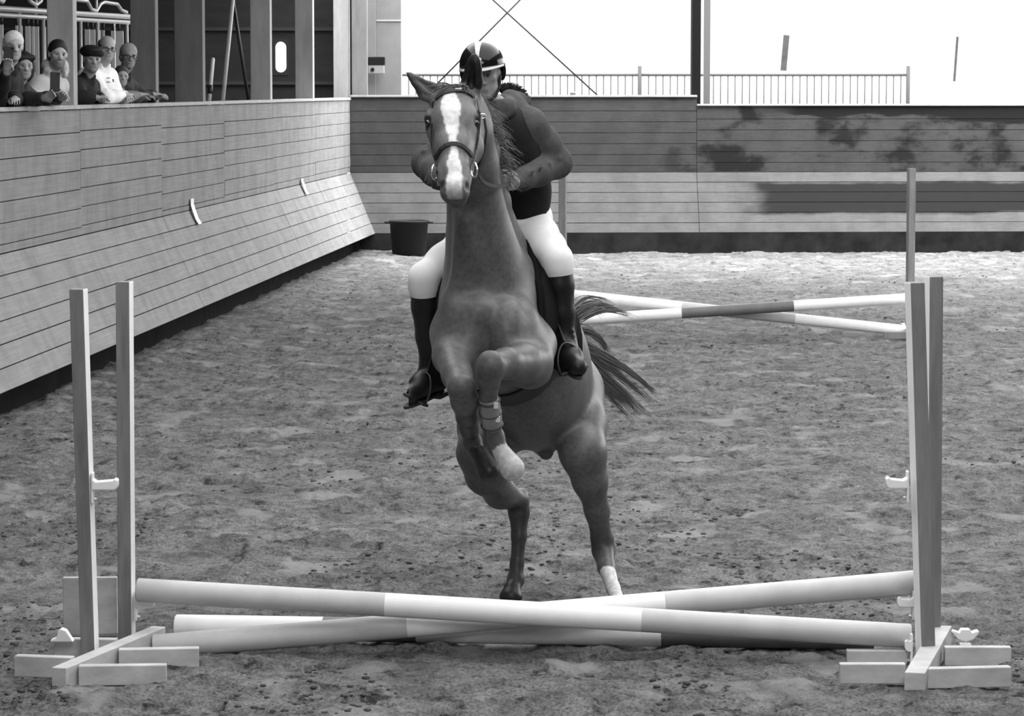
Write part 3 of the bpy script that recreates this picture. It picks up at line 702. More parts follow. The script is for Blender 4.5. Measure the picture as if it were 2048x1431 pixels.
for k in range(170):                                                # mane, wisps blown over to the horse's left
    t_ = rg.random(); a = P(948, 205, 13.24).lerp(P(984, 300, 13.50), t_ * 2) if t_ < .5 else P(984, 300, 13.50).lerp(P(1006, 420, 13.86), (t_ - .5) * 1.1)
    a = a + Vector((.015, -.03, .03)) + rv(.015); L_ = rg.uniform(.03, .08)
    cs.append(bez(a, a + Vector((.03, -.01, .01)) + rv(.01), a + Vector((.06, -.03, -L_ * .4)) + rv(.015), a + Vector((.05 + rg.uniform(-.02, .07), -.04, -L_)), 7))
strands('mane', hair_m, hroot, cs, .0013)
cs = []
for k in range(90):                                                 # forelock blown over the brow
    a = P(rg.uniform(898, 935), rg.uniform(180, 188), 13.06); L_ = rg.uniform(.05, .11); sd = -1 if rg.random() < .75 else .3
    cs.append(bez(a, a + Vector((.01, -.03, .035)), a + Vector((sd * L_ * .5, -.04, .03 + rg.uniform(-.01, .02))), a + Vector((sd * L_, -.05, rg.uniform(-.03, .03))), 7))
strands('forelock', mat('forelock_hair', .12, .5, .4), hroot, cs, .0025)
# tendon boots on the near foreleg / far foreleg
def limb_band(name, a, b2, r, m, parent, n_=24, rings=8, wob=.0):
    a = Vector(a); b2 = Vector(b2); z = (b2 - a).normalized(); x = Vector((1, 0, 0)); x = (x - z * x.dot(z)).normalized(); y_ = z.cross(x); mbx = MB(); pr = []
    vs = []; fs = []
    for i in range(rings):
        t_ = i / (rings - 1); c_ = a.lerp(b2, t_); e_ = r * (1 + .12 * math.sin(t_ * 3.1) - (.0 if 0 < i < rings - 1 else .06))
        for j in range(n_): an = 2 * math.pi * j / n_; vs.append(c_ + (x * math.cos(an) + y_ * math.sin(an)) * e_ * (1 + wob * math.sin(an * 3)))
    for i in range(rings - 1):
        for j in range(n_): j2 = (j + 1) % n_; fs.append((i * n_ + j, i * n_ + j2, (i + 1) * n_ + j2, (i + 1) * n_ + j))
    mbx.add(vs, fs); o = mbx.build(name, m, parent, True); so = o.modifiers.new('thick', 'SOLIDIFY'); so.thickness = .006; so.offset = -1; return o
bt = empty('tendon_boot', P(985, 850, 13.09)); tag(bt, 'strapped tendon boot on the shin of the lifted foreleg with the pale hoof', 'leg boot')
tb = mat('boot_shell', .20, .35, .6)
limb_band('shell', P(977, 792, 13.015), P(985, 856, 13.11), .043, tb, bt)
for t_ in (.12, .5, .88):
    c_ = P(977, 792, 13.015).lerp(P(985, 856, 13.11), t_); dd = (P(985, 856, 13.11) - P(977, 792, 13.015)).normalized() * .007
    limb_band('strap', c_ - dd, c_ + dd, .0455, mat('boot_strap', .05, .5), bt, rings=3)
for t_ in (.2, .72):
    c_ = P(990, 800, 12.975).lerp(P(997, 852, 13.06), t_); MB().box(c_, (.022, .010, .030)).build('buckle', mat('bright_buckle', .85, .15, .8, metal=.6), bt, bevel=.004)
bt = empty('tendon_boot', P(936, 850, 13.18)); tag(bt, 'dark tendon boot on the folded foreleg with the dark hoof', 'leg boot')
limb_band('shell', P(929, 815, 13.09), P(940, 866, 13.235), .042, mat('boot_dark', .03, .5, .5), bt)

# bridle: straps laid on the head
def strap_on(name, m, parent, pts_, width, closed=False, lift=.003, side=None):
    pts_ = [Vector(p) for p in pts_]; N_ = len(pts_); vs = []; fs = []
    for i, p in enumerate(pts_):
        t_ = (pts_[(i + 1) % N_] - pts_[i - 1]) if closed else (pts_[min(i + 1, N_ - 1)] - pts_[max(i - 1, 0)]); t_.normalize()
        nr_ = bvh.find_nearest(p); nn_ = nr_[1] if nr_[0] is not None else Vector((0, -1, 0))
        if side is not None: nn_ = Vector(side)
        b3 = t_.cross(nn_).normalized(); nn_ = b3.cross(t_).normalized()
        if nr_[0] is not None and (p - nr_[0]).dot(nn_) < 0 and side is None: nn_ = -nn_
        for (u, v) in ((-.5, 0), (.5, 0), (.5, 1), (-.5, 1)): vs.append(p + b3 * u * width + nn_ * (v * .004))
    for i in range(N_ if closed else N_ - 1):
        j = (i + 1) % N_
        for q in range(4): q2 = (q + 1) % 4; fs.append((i * 4 + q, i * 4 + q2, j * 4 + q2, j * 4 + q))
    if not closed: fs += [(0, 3, 2, 1), ((N_ - 1) * 4, (N_ - 1) * 4 + 1, (N_ - 1) * 4 + 2, (N_ - 1) * 4 + 3)]
    return MB().add(vs, fs).build(name, m, parent, False)
def ring_on(c_, axis, xdir, n_=40, a0=0, a1=2 * math.pi, lift=.004):
    axis = Vector(axis).normalized(); x = Vector(xdir); x = (x - axis * x.dot(axis)).normalized(); y_ = axis.cross(x); out = []
    for i in range(n_):
        an = a0 + (a1 - a0) * i / (n_ - 1 if a1 - a0 < 6.28 else n_); d_ = x * math.cos(an) + y_ * math.sin(an)
        h_ = bvh.ray_cast(c_ + d_ * .30, -d_, .30)
        p = h_[0] + h_[1] * lift if h_[0] is not None else c_ + d_ * .1
        out.append(p)
    for _ in range(2): out = [(out[i - 1] + out[i] * 2 + out[(i + 1) % len(out)]) / 4 if (a1 - a0 > 6.28 or 0 < i < len(out) - 1) else out[i] for i in range(len(out))]
    return out
def on_face(px_, py_, lift=.004):
    d_ = ray(px_, py_).normalized(); h_ = bvh.ray_cast(Vector((0, 0, EYE)) + d_ * 11, d_, 4); return h_[0] + h_[1] * lift if h_[0] is not None else P(px_, py_, 13.0)
leather = mat('bridle_leather', .012, .55, .25); brass = mat('bit_steel', .75, .2, .8, metal=.9)
br = empty('bridle', P(906, 215, 13.0)); tag(br, 'dark leather bridle with noseband and steel bit on the horse\'s head', 'bridle')
nb = [on_face(x_, y_) for x_, y_ in ((872, 318), (877, 308), (884, 298), (893, 291), (902, 288), (912, 288), (921, 291), (930, 297), (938, 305), (944, 313))]
strap_on('noseband', leather, br, nb, .017)
strap_on('browband', leather, br, [on_face(x_, y_) for x_, y_ in ((872, 200), (880, 192), (890, 186), (902, 183), (915, 182), (928, 183), (938, 188), (947, 195))], .018)
MB().box(on_face(916, 181, .008), (.03, .006, .010)).build('browband_plate', brass, br, bevel=.002)
strap_on('cheek_strap', leather, br, [on_face(x_, y_) for x_, y_ in ((952, 200), (957, 225), (956, 250), (954, 275), (949, 300), (944, 325), (941, 340))], .014)
strap_on('cheek_strap', leather, br, [on_face(x_, y_) for x_, y_ in ((868, 205), (866, 260), (866, 285), (869, 308), (873, 330), (876, 345))], .014)
def torus(c_, r, rr, nrm, n_=28):
    z = Vector(nrm).normalized(); x = z.orthogonal().normalized(); y_ = z.cross(x); return MB().tube([Vector(c_) + (x * math.cos(2 * math.pi * i / n_) + y_ * math.sin(2 * math.pi * i / n_)) * r for i in range(n_)], rr, 8, closed=True)
bitL = P(870, 344, 12.80); bitR = P(948, 340, 12.80)
torus(bitL, .032, .0045, (.9, -.4, 0)).build('bit_ring', brass, br, True); torus(bitR, .032, .0045, (.9, .4, 0)).build('bit_ring', brass, br, True)
strap_on('throat_strap', leather, br, [P(967, 232, 13.06), P(972, 262, 13.08), P(968, 300, 13.12), P(955, 335, 13.18)], .012, side=(.8, -.6, 0))
for q in ((960, 232), (966, 232)): torus(P(q[0], q[1], 13.0), .010, .003, (0, -1, 0), 14).build('buckle', brass, br, True)
HANDR = P(1020, 366, 13.60); HANDL = P(882, 372, 13.55)
rn = empty('reins', bitR); tag(rn, 'dark leather reins running from the bit rings to the rider\'s hands', 'reins')
strap_on('rein', leather, rn, bez(bitR + Vector((.02, .03, -.02)), P(962, 372, 12.95), P(1000, 378, 13.3), HANDR, 12), .015, side=(.7, -.7, 0))
strap_on('rein', leather, rn, bez(bitL + Vector((-.01, .03, -.02)), P(860, 372, 12.95), P(866, 380, 13.3), HANDL, 12), .015, side=(-.7, -.7, 0))
# ------------------------------------------------------------ people
skin_m = tone_mat('skin', .5, .35, .08, 60, .05)
def frame(z, x):
    z = Vector(z).normalized(); x = Vector(x); x = (x - z * x.dot(z)).normalized(); return x, z.cross(x).normalized(), z
def head_sdf(g, D, c, fwd, up, s=1.0, nose=1.0, jaw=1.0, k0=.01):
    """head centred at c, looking along fwd; s = 1 gives a head 0.235 m high"""
    u = Vector(up).normalized(); f = Vector(fwd); f = (f - u * f.dot(u)).normalized(); r = f.cross(u).normalized()
    R = np.array([[r[i], f[i], u[i]] for i in range(3)])
    def q(a, b_, c_): return c + (r * a + f * b_ + u * c_) * s
    g.ell(D, q(0, -.012, .028), (.074 * s, .094 * s, .086 * s), k0, R)      # skull
    g.ell(D, q(0, .022, -.030), (.058 * s * jaw, .070 * s, .080 * s), .03, R)   # face
    g.ell(D, q(0, .058, -.092), (.026 * s * jaw, .024 * s, .020 * s), .03, R)   # chin
    for a in (-1, 1):
        g.ell(D, q(a * .040 * jaw, .010, -.070), (.018 * s, .036 * s, .024 * s), .025, R)   # jaw corners
        g.ell(D, q(a * .042, .060, -.012), (.018 * s, .016 * s, .014 * s), .02, R)     # cheekbones
        g.ell(D, q(a * .030, .079, .020), (.022 * s, .012 * s, .007 * s), .012, R)     # brow
        g.ell(D, q(a * .029, .086, .004), (.015 * s, .011 * s, .010 * s), .01, R, 's') # socket
        g.ell(D, q(a * .029, .074, .003), (.012 * s, .012 * s, .010 * s), .004, R)     # eyeball
        g.ell(D, q(a * .075, -.008, -.006), (.008 * s, .019 * s, .031 * s), .006, R)   # ear
    g.cone(D, q(0, .083, .012), q(0, .103 * (1 + .03 * (nose - 1)), -.026), .007 * s, .011 * s * nose, .010)
    for a in (-1, 1): g.ell(D, q(a * .012, .090, -.030), (.008 * s, .010 * s, .007 * s), .006, R)
    g.cone(D, q(-.018, .084, -.056), q(.018, .084, -.056), .0065 * s, .0065 * s, .008)
    g.cone(D, q(-.014, .082, -.066), q(.014, .082, -.066), .007 * s, .007 * s, .008)
    g.cone(D, q(-.022, .093, -.0605), q(.022, .093, -.0605), .0022 * s, .0022 * s, .003, None, 's')
    return q, R
def hand_sdf(g, D, wrist, dirn, palm_n, s=1.0, curl=.8, side=1, k=.010):
    """palm and five bent fingers; palm_n is where the palm faces, side = +1 puts the thumb at +cross"""
    d_ = Vector(dirn).normalized(); n_ = Vector(palm_n); n_ = (n_ - d_ * n_.dot(d_)).normalized(); w = d_.cross(n_).normalized() * side
    wrist = Vector(wrist)
    def q(a, b_, c_): return wrist + (d_ * a + w * b_ + n_ * c_) * s
    g.cone(D, q(-.01, 0, 0), q(.03, 0, 0), .024 * s, .028 * s, .012)
    g.cone(D, q(.03, .004, 0), q(.085, .004, .002), .040 * s, .042 * s, .012, (n_, .42))
    for i, (off, ln) in enumerate(((.030, .92), (.010, 1.05), (-.011, 1.0), (-.031, .80))):
        p = q(.085, off, 0); a_ = 0.25 * curl + .05 * i; r_ = (.0095 - .0006 * i) * s
        for L_, da in ((.040, .75), (.027, .85), (.020, .55)):
            e_ = p + (d_ * math.cos(a_) + n_ * math.sin(a_)) * L_ * ln * s
            g.cone(D, p, e_, r_, r_ * .93, .004); p = e_; a_ += da * curl; r_ *= .93
    p = q(.022, .030, .008); e_ = q(.052, .052, .020); g.cone(D, p, e_, .014 * s, .0115 * s, .012); e2_ = q(.080, .050, .034); g.cone(D, e_, e2_, .0115 * s, .010 * s, .004)
    e3_ = q(.098, .038, .042); g.cone(D, e2_, e3_, .010 * s, .008 * s, .004)

rr = empty('rider', P(1030, 470, 14.1)); tag(rr, 'person in helmet, dark vest and white breeches riding the jumping horse', 'person')
# joints
hdc = P(966, 150, 13.72); neck = P(990, 222, 13.86); shR = P(1057, 252, 13.90); shL = P(952, 262, 13.90)
elR = P(1112, 325, 14.02); wrR = P(1034, 364, 13.72); elL = P(856, 326, 14.0); wrL = P(884, 362, 13.72)
chest = P(1008, 300, 13.92); waist = P(1035, 385, 14.10); pelv = P(1028, 440, 14.18)
hipR = P(1052, 450, 14.16); knR = P(1113, 518, 13.84); anR = P(1131, 690, 13.86); toR = P(1156, 734, 13.66)
hipL = P(985, 455, 14.16); knL = P(848, 556, 13.84); anL = P(862, 742, 13.93); toL = P(818, 792, 13.80)
fwd = Vector((-.06, -1, -.18)); up = Vector((-.12, -.10, 1))
rg_ = Grid((-.48, 13.3, .95), (.42, 14.5, 2.8), .006)
D = rg_.new()
qh, RHd = head_sdf(rg_, D, hdc, fwd, up, 1.0)
rg_.chain(D, [(hdc + Vector((0, .03, -.08)), .052), (neck, .056)], .02)
rg_.chain(D, [(neck, .06), (chest, .12), (waist, .11), (pelv, .125)], .05, (Vector((.2, 1, 0)), .8))
for a, b_, c_ in ((shR, elR, wrR), (shL, elL, wrL)):
    rg_.chain(D, [(chest.lerp(a, .5), .08), (a, .056), (a.lerp(b_, .5), .046), (b_, .038), (b_.lerp(c_, .4), .038), (c_, .024)], .025)
for a, b_, c_, d_ in ((hipR, knR, anR, toR), (hipL, knL, anL, toL)):
    rg_.chain(D, [(a, .088), (a.lerp(b_, .5), .074), (b_, .055), (b_.lerp(c_, .3), .052), (c_, .034)], .03); rg_.cone(D, c_, d_, .032, .028, .02)
hand_sdf(rg_, D, wrR, P(1008, 366, 13.60) - wrR, Vector((-1, .1, 0)), 1.0, 1.25, -1)
hand_sdf(rg_, D, wrL, P(892, 372, 13.60) - wrL, Vector((1, .1, 0)), 1.0, 1.25, 1)
def rider_paint(p):
    g_ = np.full(len(p), .25)
    c_ = [qh(a, .082, .004) for a in (-.029, .029)]
    for e_ in c_: g_ = np.where(np.linalg.norm(p - A3(e_), axis=1) < .0085, .05, g_)
    for a in (-.029, .029): g_ = np.where(seg_d(p, qh(a - .016, .086, .026), qh(a + .016, .086, .026)) < .0055, .12, g_)
    g_ = np.where(seg_d(p, qh(-.016, .086, -.061), qh(.016, .086, -.061)) < .008, .20, g_)
    return g_
rg_.obj(D, 'body', skin_m, rr, rider_paint, 1)
# hoodie with sleeves and hood
D = rg_.new()
rg_.chain(D, [(P(1002, 262, 13.90), .135), (chest, .150), (P(1026, 350, 14.04), .135), (P(1036, 392, 14.10), .128)], .05, (Vector((.1, 1, 0)), .85))
for a, b_, c_ in ((shR, elR, wrR), (shL, elL, wrL)):
    rg_.chain(D, [(chest.lerp(a, .6), .10), (a, .084), (a.lerp(b_, .5), .082), (b_, .072), (b_.lerp(c_, .5), .064), (b_.lerp(c_, .86), .048), (b_.lerp(c_, 1.0), .036)], .03)
    for t_, w_ in ((.15, .007), (.4, .006), (.62, .008), (.8, .006)):             # sleeve folds
        p_ = b_.lerp(c_, t_); rg_.cone(D, p_ + Vector((-.05, -.04, -.03)), p_ + Vector((.04, -.055, .035)), w_, w_, .018)
    for t_ in (.35, .6, .85):
        p_ = a.lerp(b_, t_); rg_.cone(D, p_ + Vector((-.05, -.055, .035)), p_ + Vector((.055, -.04, -.02)), .007, .007, .02)
rg_.cone(D, P(972, 228, 13.84), P(1030, 218, 13.92), .052, .060, .03)       # hood collar
rg_.chain(D, [(P(1020, 200, 13.95), .050), (P(1040, 205, 14.0), .045), (P(1005, 225, 14.02), .07)], .03)
rg_.chain(D, [(P(958, 232, 13.76), .030), (P(985, 240, 13.74), .032), (P(1018, 218, 13.80), .038)], .02)
for i in range(14):
    a0_, a1_ = 2 * math.pi * i / 14, 2 * math.pi * (i + 1) / 14; nc = neck.lerp(hdc, .18)
    rg_.cone(D, nc + Vector((math.cos(a0_) * .072, math.sin(a0_) * .07, math.sin(a0_) * .012)), nc + Vector((math.cos(a1_) * .072, math.sin(a1_) * .07, math.sin(a1_) * .012)), .030, .030, .02)
rg_.cone(D, hdc + Vector((0, .0, -.05)), neck + Vector((-.01, -.02, .09)), .070, .050, .01, None, 's')
hd_m = mat('hoodie_cloth', .075, .9, .15, noise=.3, nscale=25, bump=.3)
rg_.obj(D, 'hoodie', hd_m, rr, None, 1)
# body protector vest
D = rg_.new()
rg_.chain(D, [(P(1004, 268, 13.89), .150), (chest, .165), (P(1024, 345, 14.02), .155), (P(1034, 385, 14.08), .150), (P(1040, 412, 14.12), .135)], .05, (Vector((.1, 1, 0)), .88))
for a, b_ in ((P(1022, 236, 13.90), P(1042, 222, 13.95)), (P(968, 245, 13.88), P(955, 240, 13.93))): rg_.cone(D, a, b_, .05, .045, .03)
rg_.cone(D, neck + Vector((-.005, -.03, -.02)), hdc, .085, .085, .01, None, 's')
for a, b_ in ((shR, elR), (shL, elL)): rg_.cone(D, a + Vector((.02 if a is shR else -.02, 0, 0)), a.lerp(b_, .6), .083, .075, .01, None, 's')
rg_.cone(D, P(1090, 440, 14.1), P(1000, 470, 14.1), .05, .12, .01, None, 's')
rg_.cone(D, P(978, 255, 13.72), P(1014, 425, 13.96), .004, .004, .006, None, 's')
vest_m = mat('vest_cloth', .007, .75, .2, noise=.3, nscale=30, bump=.2)
rg_.obj(D, 'vest', vest_m, rr, None, 1)
# fluffy dark collar behind the neck
rgx = random.Random(8); cs = []
for k in range(700):
    t_ = rgx.random(); a = bez(P(1000, 178, 13.98), P(1020, 165, 14.0), P(1046, 180, 14.0), P(1050, 205, 13.98), 20)[int(t_ * 19)]
    d_ = Vector((rgx.uniform(-1, 1), rgx.uniform(-1, 1), rgx.uniform(-.6, 1))).normalized() * rgx.uniform(.02, .032); cs.append([a, a + d_ * .6, a + d_ + Vector((.006, 0, -.004))])
strands('fur_trim', mat('fur_trim', .012, .8), rr, cs, .002, 4)
MB().tube(bez(P(1000, 180, 13.98), P(1020, 167, 14.0), P(1046, 182, 14.0), P(1050, 205, 13.98), 12), .018, 10).build('hood_edge', mat('fur_trim', .012, .8), rr, True)
# breeches
D = rg_.new()
rg_.chain(D, [(P(1042, 412, 14.12), .120), (P(1036, 440, 14.17), .135)], .04, (Vector((.1, 1, 0)), .9))
rg_.ell(D, P(1060, 440, 14.26), (.11, .12, .12), .05); rg_.ell(D, P(1010, 450, 14.26), (.11, .12, .12), .05)
for a, b_, c_ in ((hipR, knR, anR), (hipL, knL, anL)):
    rg_.chain(D, [(a, .108), (a.lerp(b_, .35), .100), (a.lerp(b_, .7), .084), (b_, .068), (b_.lerp(c_, .12), .062), (b_.lerp(c_, .2), .055)], .04)
for q0, q1 in (((1022, 432), (1058, 424)), ((1030, 446), (1068, 440)), ((1046, 462), (1078, 452))):
    rg_.cone(D, P(q0[0], q0[1], 14.0), P(q1[0], q1[1], 14.0), .022, .012, .012)
rg_.obj(D, 'breeches', mat('breeches', .74, .8, .2, noise=.06, nscale=12, bump=.1), rr, None, 1)
# tall boots
for (kn, an, to, nm) in ((knR, anR, toR, 'R'), (knL, anL, toL, 'L')):
    D = rg_.new(); kz = kn.lerp(an, .10)
    rg_.chain(D, [(kz, .068), (kn.lerp(an, .3), .067), (kn.lerp(an, .62), .058), (kn.lerp(an, .9), .048), (an, .048)], .02)
    dn = (to - an); upv = Vector((0, 0, 1))
    heel = an + Vector((0, .045, -.055)) if nm == 'R' else an + Vector((.035, .03, -.06))
    rg_.chain(D, [(heel, .040), (an.lerp(to, .45) + Vector((0, 0, -.018)), .047), (to, .043)], .03)
    rg_.cone(D, an, an.lerp(to, .5), .050, .044, .03)
    ku = (an - kn).normalized(); cpt = kn + ku * .045
    # cut flat at the top
    a_, b_ = rg_.sl(A3(cpt) - .14, A3(cpt) + .14); pts3 = rg_.pts(a_, b_); sd = (pts3 - A3(cpt)) @ A3(ku); v = D[a_[0]:b_[0], a_[1]:b_[1], a_[2]:b_[2]]; v[...] = np.maximum(v, -sd)
    for t_ in (.84, .9, .96): p_ = kn.lerp(an, t_); rg_.cone(D, p_ + Vector((-.04, -.034, 0)), p_ + Vector((.04, -.036, .006)), .005, .005, .012)
    bo_ = rg_.obj(D, 'tall_boot', mat('boot_leather', .009, .45, .3, noise=.3, nscale=9), rr, None, 1)
    s0 = heel + Vector((0, .0, -.036)); s1 = to + Vector((0, 0, -.040)); sdv = (s1 - s0).normalized()
    ms = MB(); xs, ys, zs_ = frame(Vector((0, 0, 1)) - sdv * sdv.z, sdv); wv = ys
    poly = []
    Ls_ = (s1 - s0).length
    for i in range(20):
        t_ = i / 20 * 2 * math.pi; poly.append((Ls_ / 2 + (Ls_ / 2 + .035) * math.cos(t_), (.034 + .006 * math.cos(t_)) * math.sin(t_)))
    ms.prism(poly, sdv, wv, s0 - zs_ * .012, zs_ * .014)
    ms.prism([(-.035, -.028), (.03, -.03), (.03, .03), (-.035, .028)], sdv, wv, s0 - zs_ * .030, zs_ * .020)
    ms.build('boot_sole', mat('boot_sole', .03, .7), bo_, bevel=.002)
# helmet
hu, hf = Vector(up).normalized(), None
hf = (fwd - hu * fwd.dot(hu)).normalized(); hr = hf.cross(hu).normalized(); RHl = np.array([[hr[i], hf[i], hu[i]] for i in range(3)])
hg = Grid(A3(hdc) - .22, A3(hdc) + .24, .004); D = hg.new()
hg.ell(D, qh(0, -.012, .045), (.103, .125, .108), .01, RHl)
hg.ell(D, qh(0, -.022, .0), (.100, .115, .075), .03, RHl)
hg.ell(D, qh(0, -.012, .02), (.088, .108, .098), .004, RHl, 's')
# open the front and the lower rim
def cutplane(g, D, o, n_):
    a_ = np.array([0, 0, 0]); pts3 = g.pts(a_, g.n); sd = (pts3 - A3(o)) @ A3(Vector(n_).normalized()); D[...] = np.maximum(D, sd)
hgp = hg.pts(np.array([0, 0, 0]), hg.n)
sA = (hgp - A3(qh(0, 0, .038))) @ A3(-hu); sB = (hgp - A3(qh(0, -.01, 0))) @ A3(hf * 1.0)
D[...] = np.maximum(D, np.minimum(sA, sB + .0) * 1.0)
cutplane(hg, D, qh(0, 0, -.035), -hu)
hl_m = mat('helmet_gloss', .006, .14, .25)
hel = hg.obj(D, 'helmet', hl_m, rr, None, 2)
# brim
ms = MB(); N_ = 28
ring0 = []; ring1 = []
for i in range(N_):
    a = -1.25 + 2.5 * i / (N_ - 1); ring0.append(qh(.098 * math.sin(a), -.012 + .120 * math.cos(a), .046)); ring1.append(qh(.110 * math.sin(a), -.012 + (.125 + .052 * max(0, math.cos(a * 1.25))) * math.cos(a) , .040 - .004 * math.cos(a)))
vs = ring0 + ring1 + [p - hu * .006 for p in ring0] + [p - hu * .006 for p in ring1]; fs = []
for i in range(N_ - 1):
    fs += [(i, i + 1, N_ + i + 1, N_ + i), (2 * N_ + i, 3 * N_ + i, 3 * N_ + i + 1, 2 * N_ + i + 1), (N_ + i, N_ + i + 1, 3 * N_ + i + 1, 3 * N_ + i), (i, 2 * N_ + i, 2 * N_ + i + 1, i + 1)]
fs += [(0, N_, 3 * N_, 2 * N_), (N_ - 1, 3 * N_ - 1, 4 * N_ - 1, 2 * N_ - 1)]
ms.add(vs, fs); ms.build('brim', mat('helmet_brim', .35, .25, .6), hel, True)
ms = MB(); ms.lathe((0, 0, 0), [(0, 0), (.012, 0), (.012, .006), (0, .008)], 14, False); ob = ms.build('badge', mat('helmet_badge', .5, .3, .6, metal=.5), hel); ob.location = qh(.0, .110, .078); ob.rotation_euler = (math.pi / 2, 0, 0)
# highlight on the shell, painted on as a pale wedge
stripe = []
bvhh = BVHTree.FromPolygons([v.co for v in hel.data.vertices], [tuple(pp.vertices) for pp in hel.data.polygons])
def helpt(a, b_):   # a: sideways angle, b: elevation
    d_ = (hr * math.sin(a) * math.cos(b_) + hf * math.cos(a) * math.cos(b_) + hu * math.sin(b_)); c_ = qh(0, -.012, .04); h_ = bvhh.ray_cast(c_ + d_ * .3, -d_, .3); return (h_[0] + d_ * .0015) if h_[0] is not None else c_ + d_ * .12
vs = []; fs = []; nu, nv = 7, 16
for i in range(nv):
    for j in range(nu): vs.append(helpt((.05 + (-.10 + .20 * j / (nu - 1)) * (.3 + 2.2 * i / (nv - 1)) / max(.25, math.cos(.12 + 1.2 * i / (nv - 1))) * .6), .12 + 1.2 * i / (nv - 1)))
for i in range(nv - 1):
    for j in range(nu - 1): fs.append((i * nu + j, i * nu + j + 1, (i + 1) * nu + j + 1, (i + 1) * nu + j))
MB().add(vs, fs).build('crown_highlight', mat('helmet_highlight', .42, .25, .6), hel, True)
# chin strap
strap_pts = [qh(.078, .0, .0), qh(.074, .02, -.05), qh(.052, .05, -.095), qh(.02, .066, -.118), qh(-.02, .066, -.118), qh(-.052, .05, -.095), qh(-.074, .02, -.05), qh(-.078, 0, 0)]
ms = MB(); ms.tube(strap_pts, .006, 8); ms.build('chin_strap', mat('strap_black', .012, .6), hel, True)
# hair below the helmet at the back
D = hg.new(); hg.ell(D, qh(0, -.055, -.035), (.070, .050, .055), .01, RHl)
hg.obj(D, 'hair', mat('dark_hair', .03, .6), rr, None, 1)

# ------------------------------------------------------------ saddle, pad, girth, stirrups
sg = Grid((-.45, 13.4, .9), (.55, 14.75, 2.1), .008); sa_, sb_ = hz.sl((-.45, 13.3, .6), (.56, 14.75, 2.1)); sg.lo = hz.lo + sa_ * hz.h; sg.h = hz.h; sg.n = sb_ - sa_
# resample the trunk field on this grid by rebuilding its main masses
Tk = T[sa_[0]:sb_[0], sa_[1]:sb_[1], sa_[2]:sb_[2]].copy()
SP = sg.pts(np.array([0, 0, 0]), sg.n)
sc_ = yz(1035, 14.12, 1.42)                                        # under the seat, on the trunk axis
loc_ = (SP - A3(sc_)) @ RB.astype(np.float32)                       # across, along, up
def shell(th, al0, al1, up0, rr_=.03):
    f0 = al0 + .20 * np.clip(loc_[..., 2] / .36, 0, 1) + .12 * np.clip(-loc_[..., 2] / .3, 0, 1) ** 2
    d_ = np.maximum(np.maximum(Tk - th, .012 - Tk - .014), np.maximum(f0 - loc_[..., 1], loc_[..., 1] - al1)); return np.maximum(d_, up0 - loc_[..., 2])
Dp = shell(.014, -.47 , .10, -.20)
so = empty('saddle', sc_ + Vector((0, 0, .35))); tag(so, 'black jumping saddle with pad and flaps under the rider', 'saddle')
sg.obj(Dp, 'saddle_pad', mat('saddle_pad', .008, .95, .03), so, None, 1)
Df = shell(.024, -.43 , -.02, -.30)
Ds = sg.new()
sg.chain(Ds, [(sc_ + e2 * .37 - ax * .20, .05), (sc_ + e2 * .35 - ax * .05, .09), (sc_ + e2 * .35 + ax * .12, .10), (sc_ + e2 * .42 + ax * .24, .05)], .05, (e1, 1.0))
Df = smin(Df, Ds, .03)
sg.obj(Df, 'saddle_body', mat('saddle_leather', .008, .75, .04), so, None, 1)
gi = np.maximum(np.maximum(Tk - .014, -.002 - Tk), np.abs(loc_[..., 1] + .13) - .055)
sg.obj(gi, 'girth', mat('girth', .04, .7), so, None, 1)
def stirrup(foot, an, to, top, lab, tilt):
    st = empty('stirrup', foot); tag(st, lab, 'stirrup', None)
    d_ = (to - an); d_.z = 0; w = Vector((d_.y, -d_.x, 0)).normalized()
    if w.x < 0: w = -w
    base = foot + Vector((0, 0, -.042)); u_ = tilt.normalized(); w = (w - u_ * w.dot(u_)).normalized()
    arch = [base + w * .062]
    for i in range(13): a = math.pi * i / 12; arch.append(base + w * .062 * math.cos(a) * (1 - .25 * math.sin(a)) + u_ * (.05 + .085 * math.sin(a)))
    arch.append(base - w * .062); MB().tube(arch, .0055, 8).build('iron', mat('stirrup_iron', .03, .3, .6), st, True)
    f_ = w.cross(u_).normalized(); MB().box(base, (.135, .045, .014), M=Matrix((w, f_, u_)).transposed()).build('tread', mat('stirrup_tread', .03, .6), st, bevel=.004)
    apex = base + u_ * .140
    strap_on('stirrup_leather', leather, st, bez(apex, apex.lerp(top, .3), apex.lerp(top, .7), top, 8), .026, side=(1 if w.x > 0 else -1, -.4, 0))
stirrup(anR.lerp(toR, .66) + Vector((0, 0, -.01)), anR, toR, P(1062, 500, 14.0), 'black stirrup holding the rider\'s toe on the tail side', Vector((-.32, .1, 1)))
stirrup(anL.lerp(toL, .70) + Vector((0, 0, -.01)), anL, toL, P(905, 560, 14.05), 'black stirrup on the wall side, hanging at the pointed toe of the boot', Vector((.45, .0, 1)))
